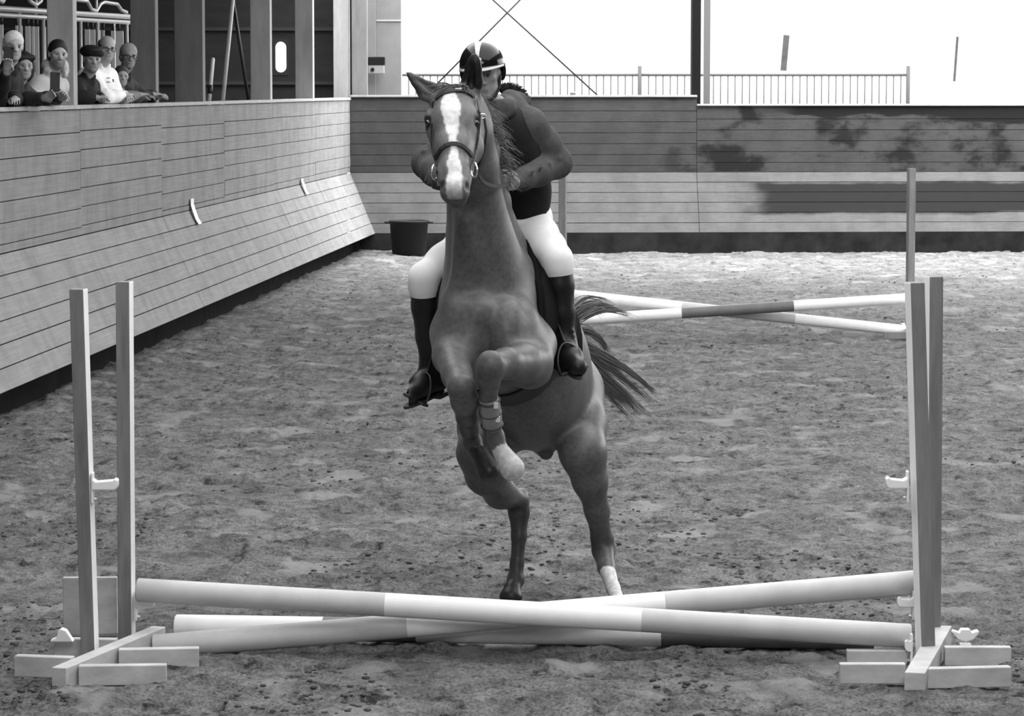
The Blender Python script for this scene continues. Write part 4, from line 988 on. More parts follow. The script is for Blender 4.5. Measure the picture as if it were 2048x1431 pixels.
# ------------------------------------------------------------ jumps
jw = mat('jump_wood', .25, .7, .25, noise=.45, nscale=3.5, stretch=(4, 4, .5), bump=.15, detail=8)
jwh = mat('jump_wood_beam', .54, .7, .25, noise=.35, nscale=5, stretch=(1, 1, 2), bump=.15, detail=7)
jedge_lit = mat('post_edge_lit', .90, .5, .3, noise=.1, nscale=8)  # near-white colour stands in for light on the posts' inner side faces
cup_m = mat('cup_plastic', .82, .35, .5); rub = mat('pole_scuffed_white', .86, .5, .35, noise=.10, nscale=7); gry = mat('pole_grey_band', .54, .5, .35, noise=.14, nscale=7); dgy = mat('pole_dark_band', .16, .5, .3, noise=.2, nscale=7)
def post(parent, base, top, w, d_, rz, inner=1, name='upright'):
    b_ = Vector(base); t_ = Vector(top); mb = MB(); x = Vector((math.cos(rz), math.sin(rz), 0)); y_ = Vector((-math.sin(rz), math.cos(rz), 0))
    vs = [c_ + x * sx_ * w / 2 + y_ * sy_ * d_ / 2 for c_ in (b_, t_) for sx_, sy_ in ((-1, -1), (1, -1), (1, 1), (-1, 1))]
    mb.add(vs, [(0, 3, 2, 1), (4, 5, 6, 7), (0, 1, 5, 4), (1, 2, 6, 5), (2, 3, 7, 6), (3, 0, 4, 7)])
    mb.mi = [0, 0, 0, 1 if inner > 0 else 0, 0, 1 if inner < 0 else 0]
    return mb.build(name, None, parent, bevel=.004, mats=[jw, jedge_lit])
def cup(parent, p, dirx, w=.11):
    """plastic cup: back plate on the post, shelf with rounded nose, peg"""
    dirx = Vector(dirx).normalized(); y_ = Vector((0, 0, 1)).cross(dirx); mb = MB()
    prof = [(0, 0)] + [(w - .02 + .02 * math.sin(a), .02 - .02 * math.cos(a) + .0) for a in (0, .5, 1, 1.57)] + [(w, .042), (w - .012, .05), (w - .02, .042), (.02, .036), (0, .05)]
    mb.prism(prof, dirx, (0, 0, 1), Vector(p) - y_ * .03, y_ * .06)
    mb.prism([(-.004, -.06), (.006, -.06), (.006, .075), (-.004, .075)], dirx, (0, 0, 1), Vector(p) - y_ * .026, y_ * .052)
    o = mb.build('pole_cup', cup_m, parent, bevel=.006)
    MB().tube([Vector(p) + dirx * .004 + Vector((0, 0, -.045)), Vector(p) + dirx * .018 + Vector((0, 0, -.045))], .008, 10).build('pin', mat('pin_metal', .6, .3, metal=.8), o); return o
def pole(name, a, b_, r, segs, lab, grp=None):
    """striped pole as one thing, one mesh: bands are paint on the same rail"""
    a = Vector(a); b_ = Vector(b_); mb = MB(); mats = []; z = (b_ - a).normalized()
    x = Vector((0, 0, 1)); x = (x - z * z.z).normalized(); y_ = z.cross(x); n_ = 28; rings = []
    def ring(t_, rr_, mi):
        k = len(mb.v); c_ = a.lerp(b_, t_)
        for j in range(n_): an = 2 * math.pi * j / n_; mb.v.append(tuple(c_ + (x * math.cos(an) + y_ * math.sin(an)) * rr_))
        rings.append((k, mi))
    L_ = (b_ - a).length; e_ = .006 / L_
    mm = [m for m, _ in segs]; uniq = []
    for m_ in mm:
        if m_ not in uniq: uniq.append(m_)
    ring(0, r - .006, uniq.index(mm[0])); ring(e_, r, uniq.index(mm[0])); prev = e_
    for m_, t1 in segs:
        mi = uniq.index(m_)
        for s_ in range(1, 5):
            t_ = prev + (min(t1, 1 - e_) - prev) * s_ / 4; rings[-1] = (rings[-1][0], mi); ring(t_, r, mi)
        prev = min(t1, 1 - e_)
    ring(1, r - .006, uniq.index(mm[-1]))
    for (k, mi), (k2, _) in zip(rings[:-1], rings[1:]):
        for j in range(n_): j2 = (j + 1) % n_; mb.f.append((k + j, k + j2, k2 + j2, k2 + j)); mb.mi.append(mi)
    mb.f.append(tuple(range(n_))[::-1]); mb.mi.append(uniq.index(mm[0])); k = rings[-1][0]; mb.f.append(tuple(k + j for j in range(n_))); mb.mi.append(uniq.index(mm[-1]))
    o = mb.build(name, None, None, True, mats=uniq); sp_ = o.modifiers.new('split', 'EDGE_SPLIT'); sp_.split_angle = .9
    return tag(o, lab, 'pole', grp)
def PY(px, py, Y): return P(px, py, Y)
pole('jump_pole', P(274, 1179, 13.20), P(1822, 1271, 12.95), .053, [(gry, .325), (rub, .656), (gry, 1)], 'jump pole nearest the camera, high at the left post and low at the right')
pole('jump_pole', P(306, 1293, 13.16) + Vector((0, 0, .0)), P(1832, 1164, 13.33), .055, [(gry, .33), (rub, .668), (gry, 1)], 'jump pole of the front cross, low at the left and high at the right post')
pole('jump_pole', Vector((P(338, 0, 13.46).x, 13.46, .064)), Vector((P(1762, 0, 13.19).x, 13.19, .062)), .055, [(rub, .215), (dgy, .35), (rub, .70), (dgy, 1)], 'ground pole lying on the sand under the front crossed poles')
def wing(nearb, neart, rearb, reart, w, d_, rz, lab, sgn):
    root = empty('jump_wing', (nearb[0], nearb[1], 0)); tag(root, lab, 'jump stand')
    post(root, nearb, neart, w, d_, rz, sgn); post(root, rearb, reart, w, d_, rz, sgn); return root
# left wing
nb_, nt_ = P(181, 1331, 12.86), P(157, 577, 12.86); rb_, rt_ = P(254, 1294, 13.30), P(249, 562, 13.30)
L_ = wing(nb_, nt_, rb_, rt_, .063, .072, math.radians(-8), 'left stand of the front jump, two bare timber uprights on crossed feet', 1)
dirb = Vector((rb_.x - nb_.x, rb_.y - nb_.y, 0)).normalized(); prp = Vector((dirb.y, -dirb.x, 0))
def plank(root, c_, ax_, L, w, h, z, name, m=jwh):
    ax_ = Vector(ax_).normalized(); y_ = Vector((0, 0, 1)).cross(ax_); c_ = Vector(c_); c_.z = z
    MB().box(c_, (L, w, h), M=Matrix((ax_, y_, Vector((0, 0, 1)))).transposed()).build(name, m, root, bevel=.004)
nb0 = G(178, 1345); rb0 = G(262, 1300)
a0 = G(118, 1378); a1 = G(318, 1292); bd0 = (a1 - a0).normalized(); bp0 = Vector((bd0.y, -bd0.x, 0))
plank(L_, (a0 + a1) / 2, bd0, (a1 - a0).length, .068, .092, .046, 'base_beam')
c0 = G(150, 1362); 
fl, fr = G(32, 1356), G(335, 1372); fd = (fr - fl).normalized()
cx0 = (fl + fr) / 2
lseg = G(30, 1353); rseg = G(145, 1357); plank(L_, (lseg + rseg) / 2 + Vector((0, .03, 0)), rseg - lseg, (rseg - lseg).length, .05, .09, .045, 'foot')
lseg = G(156, 1372); rseg = G(332, 1370); plank(L_, (lseg + rseg) / 2 + Vector((0, .03, 0)), rseg - lseg, (rseg - lseg).length, .05, .085, .043, 'foot')
lseg = G(236, 1338); rseg = G(397, 1335); plank(L_, (lseg + rseg) / 2 + Vector((0, .03, 0)), rseg - lseg, (rseg - lseg).length, .055, .085, .043, 'foot')
lseg = G(108, 1316); rseg = G(232, 1318); plank(L_, (lseg + rseg) / 2 + Vector((0, .04, 0)), rseg - lseg, (rseg - lseg).length, .05, .085, .043, 'foot')
sp0 = P(127, 1220, 13.62); sp1 = P(235, 1220, 13.62); m_ = (sp0 + sp1) / 2
zt = P(150, 1153, 13.62).z; MB().box((m_.x, 13.62, zt / 2), (sp1.x - sp0.x, .03, zt), rz=math.radians(2)).build('back_board', jwh, L_, bevel=.004)
cup(L_, P(185, 978, 12.84), (1, .0, 0), .112); cup(L_, P(272, 1214, 13.29), (1, 0, 0), .085)
cu = empty('loose_cup', P(128, 1310, 12.85)); tag(cu, 'loose white pole cup lying on the left foot board of the near stand', 'pole cup')
a = P(128, 1318, 12.96); a.z = .09
mb = MB(); mb.prism([(-.055, 0), (.045, 0), (.038, .01), (.012, .05), (-.008, .058), (-.02, .05), (-.03, .018), (-.055, .008)], (1, 0, 0), (0, 0, 1), a + Vector((0, -.025, 0)), (0, .05, 0)); mb.build('shell', cup_m, cu, bevel=.006)
# right wing
nb_, nt_ = P(1852, 1334, 12.86), P(1829, 564, 12.86); rb_, rt_ = P(1862, 1298, 13.32), P(1867, 552, 13.32)
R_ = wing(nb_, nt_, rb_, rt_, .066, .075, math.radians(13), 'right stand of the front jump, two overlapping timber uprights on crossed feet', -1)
a0 = G(1826, 1386); a1 = G(1800, 1300)
a0 = G(1829, 1388); a1 = G(1880, 1283) ; a1 = G(1884, 1290); plank(R_, (a0 + a1) / 2, a1 - a0, (a1 - a0).length, .085, .092, .046, 'base_beam')
lseg = G(1680, 1368); rseg = G(1812, 1368); plank(R_, (lseg + rseg) / 2 + Vector((0, .03, 0)), rseg - lseg, (rseg - lseg).length, .05, .085, .043, 'foot')
lseg = G(1842, 1378); rseg = G(2022, 1374); plank(R_, (lseg + rseg) / 2 + Vector((0, .03, 0)), rseg - lseg, (rseg - lseg).length, .05, .085, .043, 'foot')
lseg = G(1890, 1332); rseg = G(2023, 1332); plank(R_, (lseg + rseg) / 2 + Vector((0, .03, 0)), rseg - lseg, (rseg - lseg).length, .05, .082, .042, 'foot')
lseg = G(1694, 1328); rseg = G(1815, 1328); plank(R_, (lseg + rseg) / 2 + Vector((0, .03, 0)), rseg - lseg, (rseg - lseg).length, .05, .06, .03, 'foot')
cup(R_, P(1815, 975, 12.84), (-1, 0, 0), .095); cup(R_, P(1826, 1212, 13.30), (-1, 0, 0), .075)
a = P(1822, 1300, 12.9); cup(R_, a, (-1, 0, 0), .03)
cu = empty('loose_cup', P(1930, 1330, 12.95)); tag(cu, 'loose white pole cup lying between the foot boards of the right stand', 'pole cup')
a = P(1931, 1338, 13.05); a.z = .05
mb = MB(); mb.prism([(-.06, .06), (-.055, .07), (-.028, .06), (-.02, .075), (.018, .075), (.026, .06), (.055, .07), (.06, .06), (.035, .03), (.0, .018), (-.035, .03)], (1, 0, 0), (0, 0, 1), a, (0, .045, 0)); mb.build('shell', cup_m, cu, bevel=.004)
a.z = .03; MB().box(a + Vector((0, .02, 0)), (.05, .04, .06)).build('bracket', cup_m, cu, bevel=.004)
# far jump
Yf = 30.2
def farpole(a, b_, segs, lab): return pole('jump_pole', a, b_, .055, segs, lab)
farpole(P(1128, 588, Yf + .12), P(1812, 661, Yf + .08), [(rub, .343), (gry, .675), (rub, 1)], 'far crossed pole, high behind the rider\'s boot and low at the right')
farpole(P(1128, 641, Yf - .02), P(1814, 597, Yf - .06), [(rub, .343), (dgy, .67), (rub, 1)], 'far crossed pole rising to the right, in front of its partner')
for (px_, lab) in ((1125, 'slim upright of the far jump seen just behind the rider\'s arm and leg'), (1819, 'slim upright of the far jump above the near right stand')):
    b_ = P(px_, 670, Yf + .1); root = empty('far_stand', (b_.x, b_.y, 0)); tag(root, lab, 'jump stand')
    MB().box((b_.x, b_.y, .86), (.072, .07, 1.66), rz=math.radians(14 if px_ > 1500 else -14)).build('upright', jw, root, bevel=.004)
    MB().box((b_.x, b_.y, .045), (.07, .9, .09)).build('base_beam', jwh, root, bevel=.004)
    MB().box((b_.x + (-.1 if px_ > 1500 else .1), b_.y - .40, .035), (.42, .05, .07)).build('foot', jw, root, bevel=.004)
    MB().box((b_.x + (.1 if px_ > 1500 else -.1), b_.y + .42, .035), (.42, .05, .07)).build('foot', jw, root, bevel=.004)
# tub in the corner
tc_ = G(818, 512); tub = empty('rubber_tub', (tc_.x, tc_.y, 0)); tag(tub, 'dark rubber tub standing in the corner by the back wall', 'tub')
rt = mat('tub_rubber', .014, .6, .15)
MB().lathe((tc_.x, tc_.y, 0), [(0, .01), (.235, .01), (.25, .03), (.285, .49), (.30, .50), (.305, .525), (.29, .535), (.275, .53), (.265, .48), (.232, .04), (0, .035)], 40, False).build('body', rt, tub, True)
for s_ in (-1, 1):
    hx_ = tc_.x + s_ * .30
    MB().tube([(hx_ - s_ * .01, tc_.y - .07, .50), (hx_ + s_ * .045, tc_.y - .05, .505), (hx_ + s_ * .055, tc_.y, .505), (hx_ + s_ * .045, tc_.y + .05, .505), (hx_ - s_ * .01, tc_.y + .07, .50)], .013, 10).build('handle', rt, tub, True)
# metal strips on the wall boards
st_m = mat('strip_metal', .75, .35, .6)
for (px_, y0, y1, lab) in ((381, 396, 446, 'pale bent metal strip on the left wall, nearer of the two'), (602, 356, 386, 'pale bent metal strip on the left wall, farther of the two')):
    Yw = wall_x_for(px_); x0 = LW(Yw); z0 = 2.5 - (y0 - 175) / F * Yw; z1 = 2.5 - (y1 - 175) / F * Yw
    pr_ = [(x0 + .012, z0), (x0 + .012, z0 - .06), (x0 + .02, 1.24), (x0 + .06, 1.12), (x0 + .42 * (1.21 - z1) / .91 + .028, z1)]
    vs = []; fs = []
    for (a, z_) in pr_:
        for (dy, dx) in ((-.16, 0), (.16, .022), (.16, .030), (-.16, .008)): vs.append((a + dx * .6, Yw + dy * .5, z_))
    for i in range(len(pr_) - 1):
        for q in range(4): q2 = (q + 1) % 4; fs.append((i * 4 + q, i * 4 + q2, i * 4 + 4 + q2, i * 4 + 4 + q))
    fs += [(0, 3, 2, 1), tuple(len(vs) - 4 + i for i in range(4))]
    tag(MB().add(vs, fs).build('metal_strip', st_m), lab, 'strip')
# poles leaning in the gallery
pw = mat('pale_rod', .62, .5); pdk = mat('dark_rod', .02, .5)
a, b_ = P(468, -25, 38.6), P(440, 215, 38.2); b_.z = 2.0
tag(MB().tube([a, b_], .026, 12).build('leaning_rod', pw, None, True), 'long pale rod leaning in the gallery between the dark post and the knotty post', 'rod')
a, b_ = P(462, -25, 38.9), P(499, 215, 38.9)
tag(MB().tube([a, b_], .022, 12).build('leaning_rod', pdk, None, True), 'long black rod crossing behind the pale leaning rod', 'rod')
br_ = empty('broom', P(418, 205, 36.2)); tag(br_, 'broom with rounded handle end leaning beside the dark gallery post', 'broom')
a, b_ = P(426, 116, 36.4), P(418, 205, 36.2); MB().tube([a, a.lerp(b_, .03), b_], [.018, .024, .024], 12).build('handle', pw, br_, True)
c_ = a.lerp(b_, .62); MB().tube([c_, c_.lerp(b_, .5)], .030, 12).build('sleeve', pdk, br_, True)
b2 = b_.copy(); b2.z = 1.32; MB().tube([b_, b2], .024, 12).build('lower_handle', pw, br_, True); MB().box((b2.x, b2.y, 1.30), (.35, .08, .09)).build('head', pdk, br_, bevel=.01)
# ------------------------------------------------------------ outside: bank, railing, hill, posts, trees
grass = mat('sunlit_field', .122, .95, .0, noise=.30, nscale=.9, stretch=(1, .35, 1), sharp=(.27, .40))
mb = MB(); vs = []; fs = []; n1, n2 = 60, 60
def hill_z(x, y): return 1.55 + max(0, y - 54) * (.185 - .0016 * x) + .06 * math.sin(x * .7 + y * .3)
for i in range(n1):
    for j in range(n2):
        yy = 46.9 + (170 - 46.9) * (i / (n1 - 1)) ** 1.6; xx = -45 + 100 * j / (n2 - 1); vs.append((xx, yy, hill_z(xx, yy)))
for i in range(n1 - 1):
    for j in range(n2 - 1): fs.append((i * n2 + j, i * n2 + j + 1, (i + 1) * n2 + j + 1, (i + 1) * n2 + j))
o = mb.add(vs, fs).build('ground_outside', grass, None, True); o['kind'] = 'structure'
rail_m = mat('galvanised_rail', .06, .9, .03)
def ztop(Y, py): return 2.5 - (py - 175) / F * Y
Yr = 52.0
fx0, fx1, fx2 = P(730, 0, Yr).x, P(1280, 0, Yr).x, P(1818, 0, Yr).x
def railing(x0, x1, lab, p0, p1):
    root = empty('railing', ((x0 + x1) / 2, Yr, 1.55)); tag(root, lab, 'railing')
    zt = ztop(Yr, 150); MB().tube([(x0, Yr, zt), (x1, Yr, zt)], .022, 10).build('top_rail', rail_m, root, True)
    MB().tube([(x0, Yr, 1.72), (x1, Yr, 1.72)], .016, 10).build('bottom_rail', rail_m, root, True)
    n_ = int(abs(x1 - x0) / .122)
    for i in range(1, n_):
        x = x0 + (x1 - x0) * i / n_; MB().tube([(x, Yr, 1.72), (x, Yr, zt)], .011, 6).build('bar', rail_m, root, True)
    for x in (p0, p1):
        if x is not None: MB().tube([(x, Yr, 1.4), (x, Yr, zt + .15), (x, Yr, zt + .155)], [.035, .035, .02], 12).build('rail_post', rail_m, root, True)
railing(fx0, fx1, 'galvanised railing of slim bars outside, between the concrete pillar and the middle post', None, fx1)
railing(fx1 + .03, fx2, 'galvanised railing of slim bars outside, right length ending at the end post', None, fx2)
for (px_, y0, y1, Yp, w_, ln, lab) in ((1569, 70, 140, 61.5, .12, .04, 'thick leaning fence post on the bright field'), (1911, 73, 148, 60.5, .05, .05, 'thin fence post on the bright field, far right')):
    a, b_ = P(px_ + 4, y0, Yp), P(px_ - 3, y1, Yp); b_.z = hill_z(b_.x, Yp) - .1
    tag(MB().beam(b_, a, w_, w_ * .8).build('fence_post', mat('weathered_post', .05, .9, noise=.4, nscale=6), None, bevel=.01), lab, 'fence post')
leaf = mat('hedge_leaves', .055, .9, noise=.5, nscale=1.5)
for i, (px_, py_, Yt, rad) in enumerate(((1885, -22, 92, .46), (1947, -21, 92, .48), (2010, -20, 92, .50), (2074, -20, 92, .50))):
    c_ = P(px_, py_, Yt); z0 = hill_z(c_.x, Yt); rgx = random.Random(i)
    root = empty('tree', (c_.x, Yt, z0)); tag(root, ('leftmost of the trees', 'second tree from the left', 'third tree from the left', 'rightmost of the trees')[i] + ' at the top of the bright field, cut by the frame', 'tree')
    MB().tube([(c_.x, Yt, z0 - .2), (c_.x + .03, Yt, z0 + 1.0)], [.08, .05], 8).build('trunk', mat('tree_bark', .25, .9), root, True)
    vs = []; fs = []
    for k in range(2600):
        d_ = Vector((rgx.gauss(0, 1), rgx.gauss(0, 1), rgx.gauss(0, 1))).normalized() * rad * rgx.uniform(.5, 1) ; p_ = Vector((c_.x, Yt, max(c_.z, z0 + rad * .7))) + d_
        u_ = Vector((rgx.uniform(-1, 1), rgx.uniform(-1, 1), rgx.uniform(-1, 1))).normalized() * .05; v_ = u_.orthogonal().normalized() * .035; kk = len(vs)
        vs += [p_ - u_, p_ + v_, p_ + u_, p_ - v_]; fs.append((kk, kk + 1, kk + 2, kk + 3))
    MB().add(vs, fs).build('crown', leaf, root)
# ------------------------------------------------------------ stall front with hanging leather straps behind the spectators
LX = lambda Y: LW(Y) - 2.0
alu = mat('rack_metal', .55, .35, .5, metal=.3)
sr = empty('stall_front', (LX(35), 35, GF)); tag(sr, 'pale metal stall front with double top rail behind the spectators', 'stall rail')
def SX(px_): k = (1024 - px_) / F; Y = 7.557 / (k + .0677); return Vector((LX(Y), Y, 0))
def SP_(px_, py_): v_ = SX(px_); v_.z = 2.5 - (py_ - 175) / F * v_.y; return v_
for dy, r_ in ((0, .032), (13, .026)):
    MB().tube([SP_(-20, 17 + dy), SP_(275, 46 + dy * .85 - 10 + 0)], r_, 12).build('rail', alu, sr, True)
for px_ in (2, 45, 92, 166, 200, 232, 258):
    t_ = SP_(px_, 17 + 24 * px_ / 270 + 6); MB().tube([t_, Vector((t_.x, t_.y, GF))], .020, 8).build('bar', alu, sr, True)
for pts_ in (((0, -8), (4, 2), (12, 6), (18, -6)), ((62, -6), (66, 4), (78, 12), (88, 4), (90, -6)), ((158, 2), (180, 4), (188, 20), (198, 24), (206, 10), (214, 6), (240, 10), (248, 22), (258, 26), (258, 38))):
    MB().tube([SP_(*q) for q in pts_], .022, 10).build('bent_tube', alu, sr, True)
for px_ in (78, 198): MB().tube([SP_(px_, -8), SP_(px_, 34)], .018, 8).build('stem', alu, sr, True)
slat = mat('hanging_slat', .60, .6, .3)
k_ = 0
SL = [(10, 7), (40, 5), (47, 9), (62, 10), (72, 6), (80, 8), (94, 8), (180, 10), (190, 12), (204, 6), (212, 5), (231, 8), (243, 18)]
for i, (px_, wpx) in enumerate(SL):
    t_ = SP_(px_, 32 + 18 * px_ / 270); w_ = wpx / F * t_.y
    root = empty('hanging_panel', (t_.x, t_.y, t_.z - .9)); 
    ords = ['first', 'second', 'third', 'fourth', 'fifth', 'sixth', 'seventh']
    tag(root, 'pale upright panel of the stall front, ' + ords[i if px_ < 120 else i - 7] + (' from the left, left of the broad post' if px_ < 120 else ' to the right of the broad post'), 'panel', 'pale hanging panels of the stall front')
    d_ = Vector((.0677, 1, 0)).normalized(); lx = Vector((1, 0, 0))
    MB().box(t_ + Vector((0, -.03, -.62)), (w_, .03, 1.05)).build('panel', slat, root, bevel=.004)
    MB().tube([t_ + Vector((0, -.03, .0)), t_ + Vector((0, -.03, -.10))], .016, 8).build('hook', pdk, root, True)
# ------------------------------------------------------------ spectators leaning on the rail
def spectator(lab, hp, Yh, garment, hair, look=(.36, -.93, -.10), sc=1.0, elbows=(-.30, .26), hands=None, bald=0.0, glasses=False, cap=False, hood=False, beard=False, sleeve=None, skin=.34, fat=1.0, drop=.27):
    hc = P(hp[0], hp[1], Yh); xr = LW(Yh)
    root = empty('spectator', (xr - .5, Yh + .1, GF)); tag(root, lab, 'person', None)
    up_ = Vector((.10, -.06, 1)).normalized(); lk = Vector(look).normalized()
    side = Vector((.28, 1, 0)).normalized()
    nk = hc + Vector((-.05, .05, -.155)) * sc; shc = hc + Vector((-.10, .09, -drop)) * sc
    sA = shc - side * .165 * sc * fat; sB = shc + side * .165 * sc * fat
    pel = Vector((min(xr - .34, shc.x - .12), shc.y + .12, GF + .95 * sc))
    eA = Vector((xr - .10, shc.y + elbows[0], 2.405)); eB = Vector((xr - .06, shc.y + elbows[1], 2.405))
    hands = hands or ((Vector((xr + .06, shc.y - .10, 2.40)), Vector((0, .6, 0))), (Vector((xr + .08, shc.y + .02, 2.43)), Vector((0, -.6, 0))))
    lo = Vector((min(pel.x - .35, hc.x - .3), hc.y - .75, GF - .02)); hi = Vector((max(hc.x, xr) + .62, hc.y + .95, hc.z + .2))
    g = Grid(lo, hi, .0085); D = g.new()
    gp = g.pts(np.array([0, 0, 0]), g.n); wcut = np.minimum(2.352 - gp[..., 2], gp[..., 0] - (-3.98 + .0677 * (gp[..., 1] - 23.3) - .23)).astype(np.float32)
    q, R = head_sdf(g, D, hc, lk, up_, sc, 1.15, 1.0 + .06 * (fat - 1))
    g.chain(D, [(hc + Vector((-.01, .01, -.08)) * sc, .055 * sc), (nk, .058 * sc), (shc, .085 * sc)], .02)
    g.chain(D, [(shc, .11 * sc), (pel, .12 * sc)], .04)
    arms = []
    for s_, e_, (w_, d_) in ((sA, eA, hands[0]), (sB, eB, hands[1])):
        g.chain(D, [(shc.lerp(s_, .5), .07 * sc), (s_, .05 * sc), (e_, .036 * sc), (w_, .026 * sc)], .02); arms.append((s_, e_, w_))
        hd_ = (w_ - e_).normalized(); hand_sdf(g, D, w_, hd_ + d_ * .6, Vector((0, 0, -1)) if d_.z == 0 else Vector((0, -1, 0)), .95 * sc, .7, 1 if s_ is sA else -1, .008)
    for s_ in (-1, 1):
        h_ = pel + side * .09 * s_; g.chain(D, [(h_, .08), (Vector((h_.x + .02, h_.y, GF + .5)), .055), (Vector((h_.x, h_.y, GF + .10)), .04), (Vector((h_.x + .12, h_.y - .05, GF + .045)), .035)], .03)
    def pt(p):
        v = np.full(len(p), skin)
        for a in (-.029, .029):
            v = np.where(np.linalg.norm(p - A3(q(a, .084, .003)), axis=1) < .010 * sc, .03, v); v = np.where(seg_d(p, q(a - .014, .086, .024), q(a + .014, .086, .024)) < .0055 * sc, skin * .45, v)
        v = np.where(seg_d(p, q(-.017, .086, -.061), q(.017, .086, -.061)) < .0065 * sc, skin * .6, v)
        if beard:
            bd_ = (np.linalg.norm(p - A3(q(0, .055, -.085)), axis=1) < .062 * sc) & (seg_d(p, q(-.014, .09, -.061), q(.014, .09, -.061)) > .010); v = np.where(bd_, skin * .5, v)
        return v
    D = np.maximum(D, wcut); g.obj(D, 'body', skin_m, root, pt, 1)
    # garment
    D = g.new()
    g.chain(D, [(shc + Vector((0, 0, -.04)), .125 * sc * fat), (shc.lerp(pel, .45), .15 * sc * fat), (pel + Vector((0, 0, .02)), .17 * fat)], .05)
    for i, (s_, e_, w_) in enumerate(arms):
        g.chain(D, [(shc.lerp(s_, .5) , .105 * sc), (s_, .085 * sc * fat), (s_.lerp(e_, .5), .072 * sc), (e_, .062 * sc), (e_.lerp(w_, .5), .056 * sc), (e_.lerp(w_, .88), .042 * sc)], .04)
        for t_ in (.25, .5, .75): p_ = s_.lerp(e_, t_); g.cone(D, p_ + Vector((.05, -.05, .03)), p_ + Vector((.07, .02, -.04)), .008, .008, .02)
    if hood:
        g.chain(D, [(q(-.075, .0, -.13), .032), (q(-.06, -.09, -.10), .048), (q(.0, -.125, -.09), .05), (q(.06, -.09, -.11), .045), (q(.08, .0, -.14), .032)], .04); g.cone(D, q(-.06, .045, -.165), q(.06, .045, -.165), .028, .028, .03)
    else:
        g.cone(D, nk + Vector((0, 0, -.03)), nk + Vector((.01, -.01, .0)), .078 * sc, .068 * sc, .02)
    g.cone(D, q(0, .06, -.16), q(0, .02, -.02), .05 * sc, .06 * sc, .008, None, 's')
    D = np.maximum(D, wcut); g.obj(D, 'garment' if not hood else 'hooded_sweater', garment, root, None, 1)
    D = g.new(); 
    for s_ in (-1, 1):
        h_ = pel + side * .09 * s_; g.chain(D, [(pel + Vector((0, 0, .0)), .135), (h_ + Vector((0, 0, -.1)), .10), (Vector((h_.x + .02, h_.y, GF + .5)), .075), (Vector((h_.x, h_.y, GF + .12)), .06)], .04)
        g.chain(D, [(Vector((h_.x - .02, h_.y, GF + .05)), .05), (Vector((h_.x + .14, h_.y - .06, GF + .045)), .045)], .03)
    g.obj(D, 'trousers', mat('dark_trousers', .03, .9), root, None, 1)
    if hair is not None:
        D = g.new()
        if cap:
            g.ell(D, q(0, -.015, .062), (.112 * sc, .125 * sc, .058 * sc), .02, R); g.ell(D, q(.0, .01, .088), (.095 * sc, .11 * sc, .035 * sc), .02, R); nm = 'beret'
        else:
            nm = 'hair'
            g.ell(D, q(0, -.018, .038), (.082 * sc, .098 * sc, .086 * sc), .01, R)
            g.ell(D, q(0, -.05, -.02), (.078 * sc, .062 * sc, .06 * sc), .02, R)
            if hair[1] == 'long': g.ell(D, q(0, -.035, -.03), (.105 * sc, .085 * sc, .13 * sc), .03, R); g.cone(D, q(-.06, .05, .075), q(.06, .05, .07), .025, .025, .02)
            g.ell(D, q(0, .085, -.03), (.064 * sc, .085 * sc, .085 * sc), .01, R, 's')
            if bald: g.ell(D, q(0, .05, .105), (.13 * sc, .15 * sc, .080 * sc), .01, R, 's')
        g.obj(D, nm, hair[0], root, None, 1)
    if glasses:
        gm = mat('spectacle_frame', .015, .4); go = None; mbx = MB()
        for a in (-1, 1):
            c_ = q(a * .031, .100, .002); rx_, uz = Vector(R[:, 0]), Vector(R[:, 2])
            mbx.tube([c_ + rx_ * .024 * math.cos(t_) * sc + uz * .017 * math.sin(t_) * sc for t_ in [i * math.pi / 8 for i in range(16)]], .0028, 6, closed=True)
            mbx.tube([q(a * .055, .098, .008), q(a * .078, .05, .008), q(a * .080, -.005, .004)], .0026, 6)
        mbx.tube([q(-.008, .104, .006), q(.008, .104, .006)], .0026, 6); mbx.build('glasses', gm, root, True)
    return root, q, R
hair_black = mat('hair_black', .012, .6, noise=.4, nscale=60, bump=.4); hair_grey = mat('hair_grey', .32, .7, noise=.4, nscale=60, bump=.4); hair_white = mat('hair_white', .62, .7, noise=.3, nscale=60, bump=.3); hair_brown = mat('hair_brown', .045, .6, noise=.4, nscale=60, bump=.4)
g_black = mat('jacket_black', .012, .85, noise=.3, nscale=12); g_dark = mat('jacket_dark', .03, .85, noise=.3, nscale=12); g_hood = mat('hoodie_pale', .42, .9, noise=.15, nscale=10, bump=.2); g_white = mat('shirt_white', .82, .8, noise=.06, nscale=10, bump=.2); g_mid = mat('top_mid', .22, .9, noise=.3, nscale=9)
V = Vector
# white-haired man with phone
Y1 = 24.0; ph1 = P(17, 112, 23.35)
spectator('white-haired person in dark jacket holding up a phone, leftmost at the rail', (27, 92), Y1, g_black, (hair_white, ''),
          hands=((ph1 + V((-.02, .02, -.12)), V((0, 0, .9))), (V((LW(Y1) + .02, Y1 - .3, 2.41)), V((0, .4, 0)))), elbows=(-.45, .1))
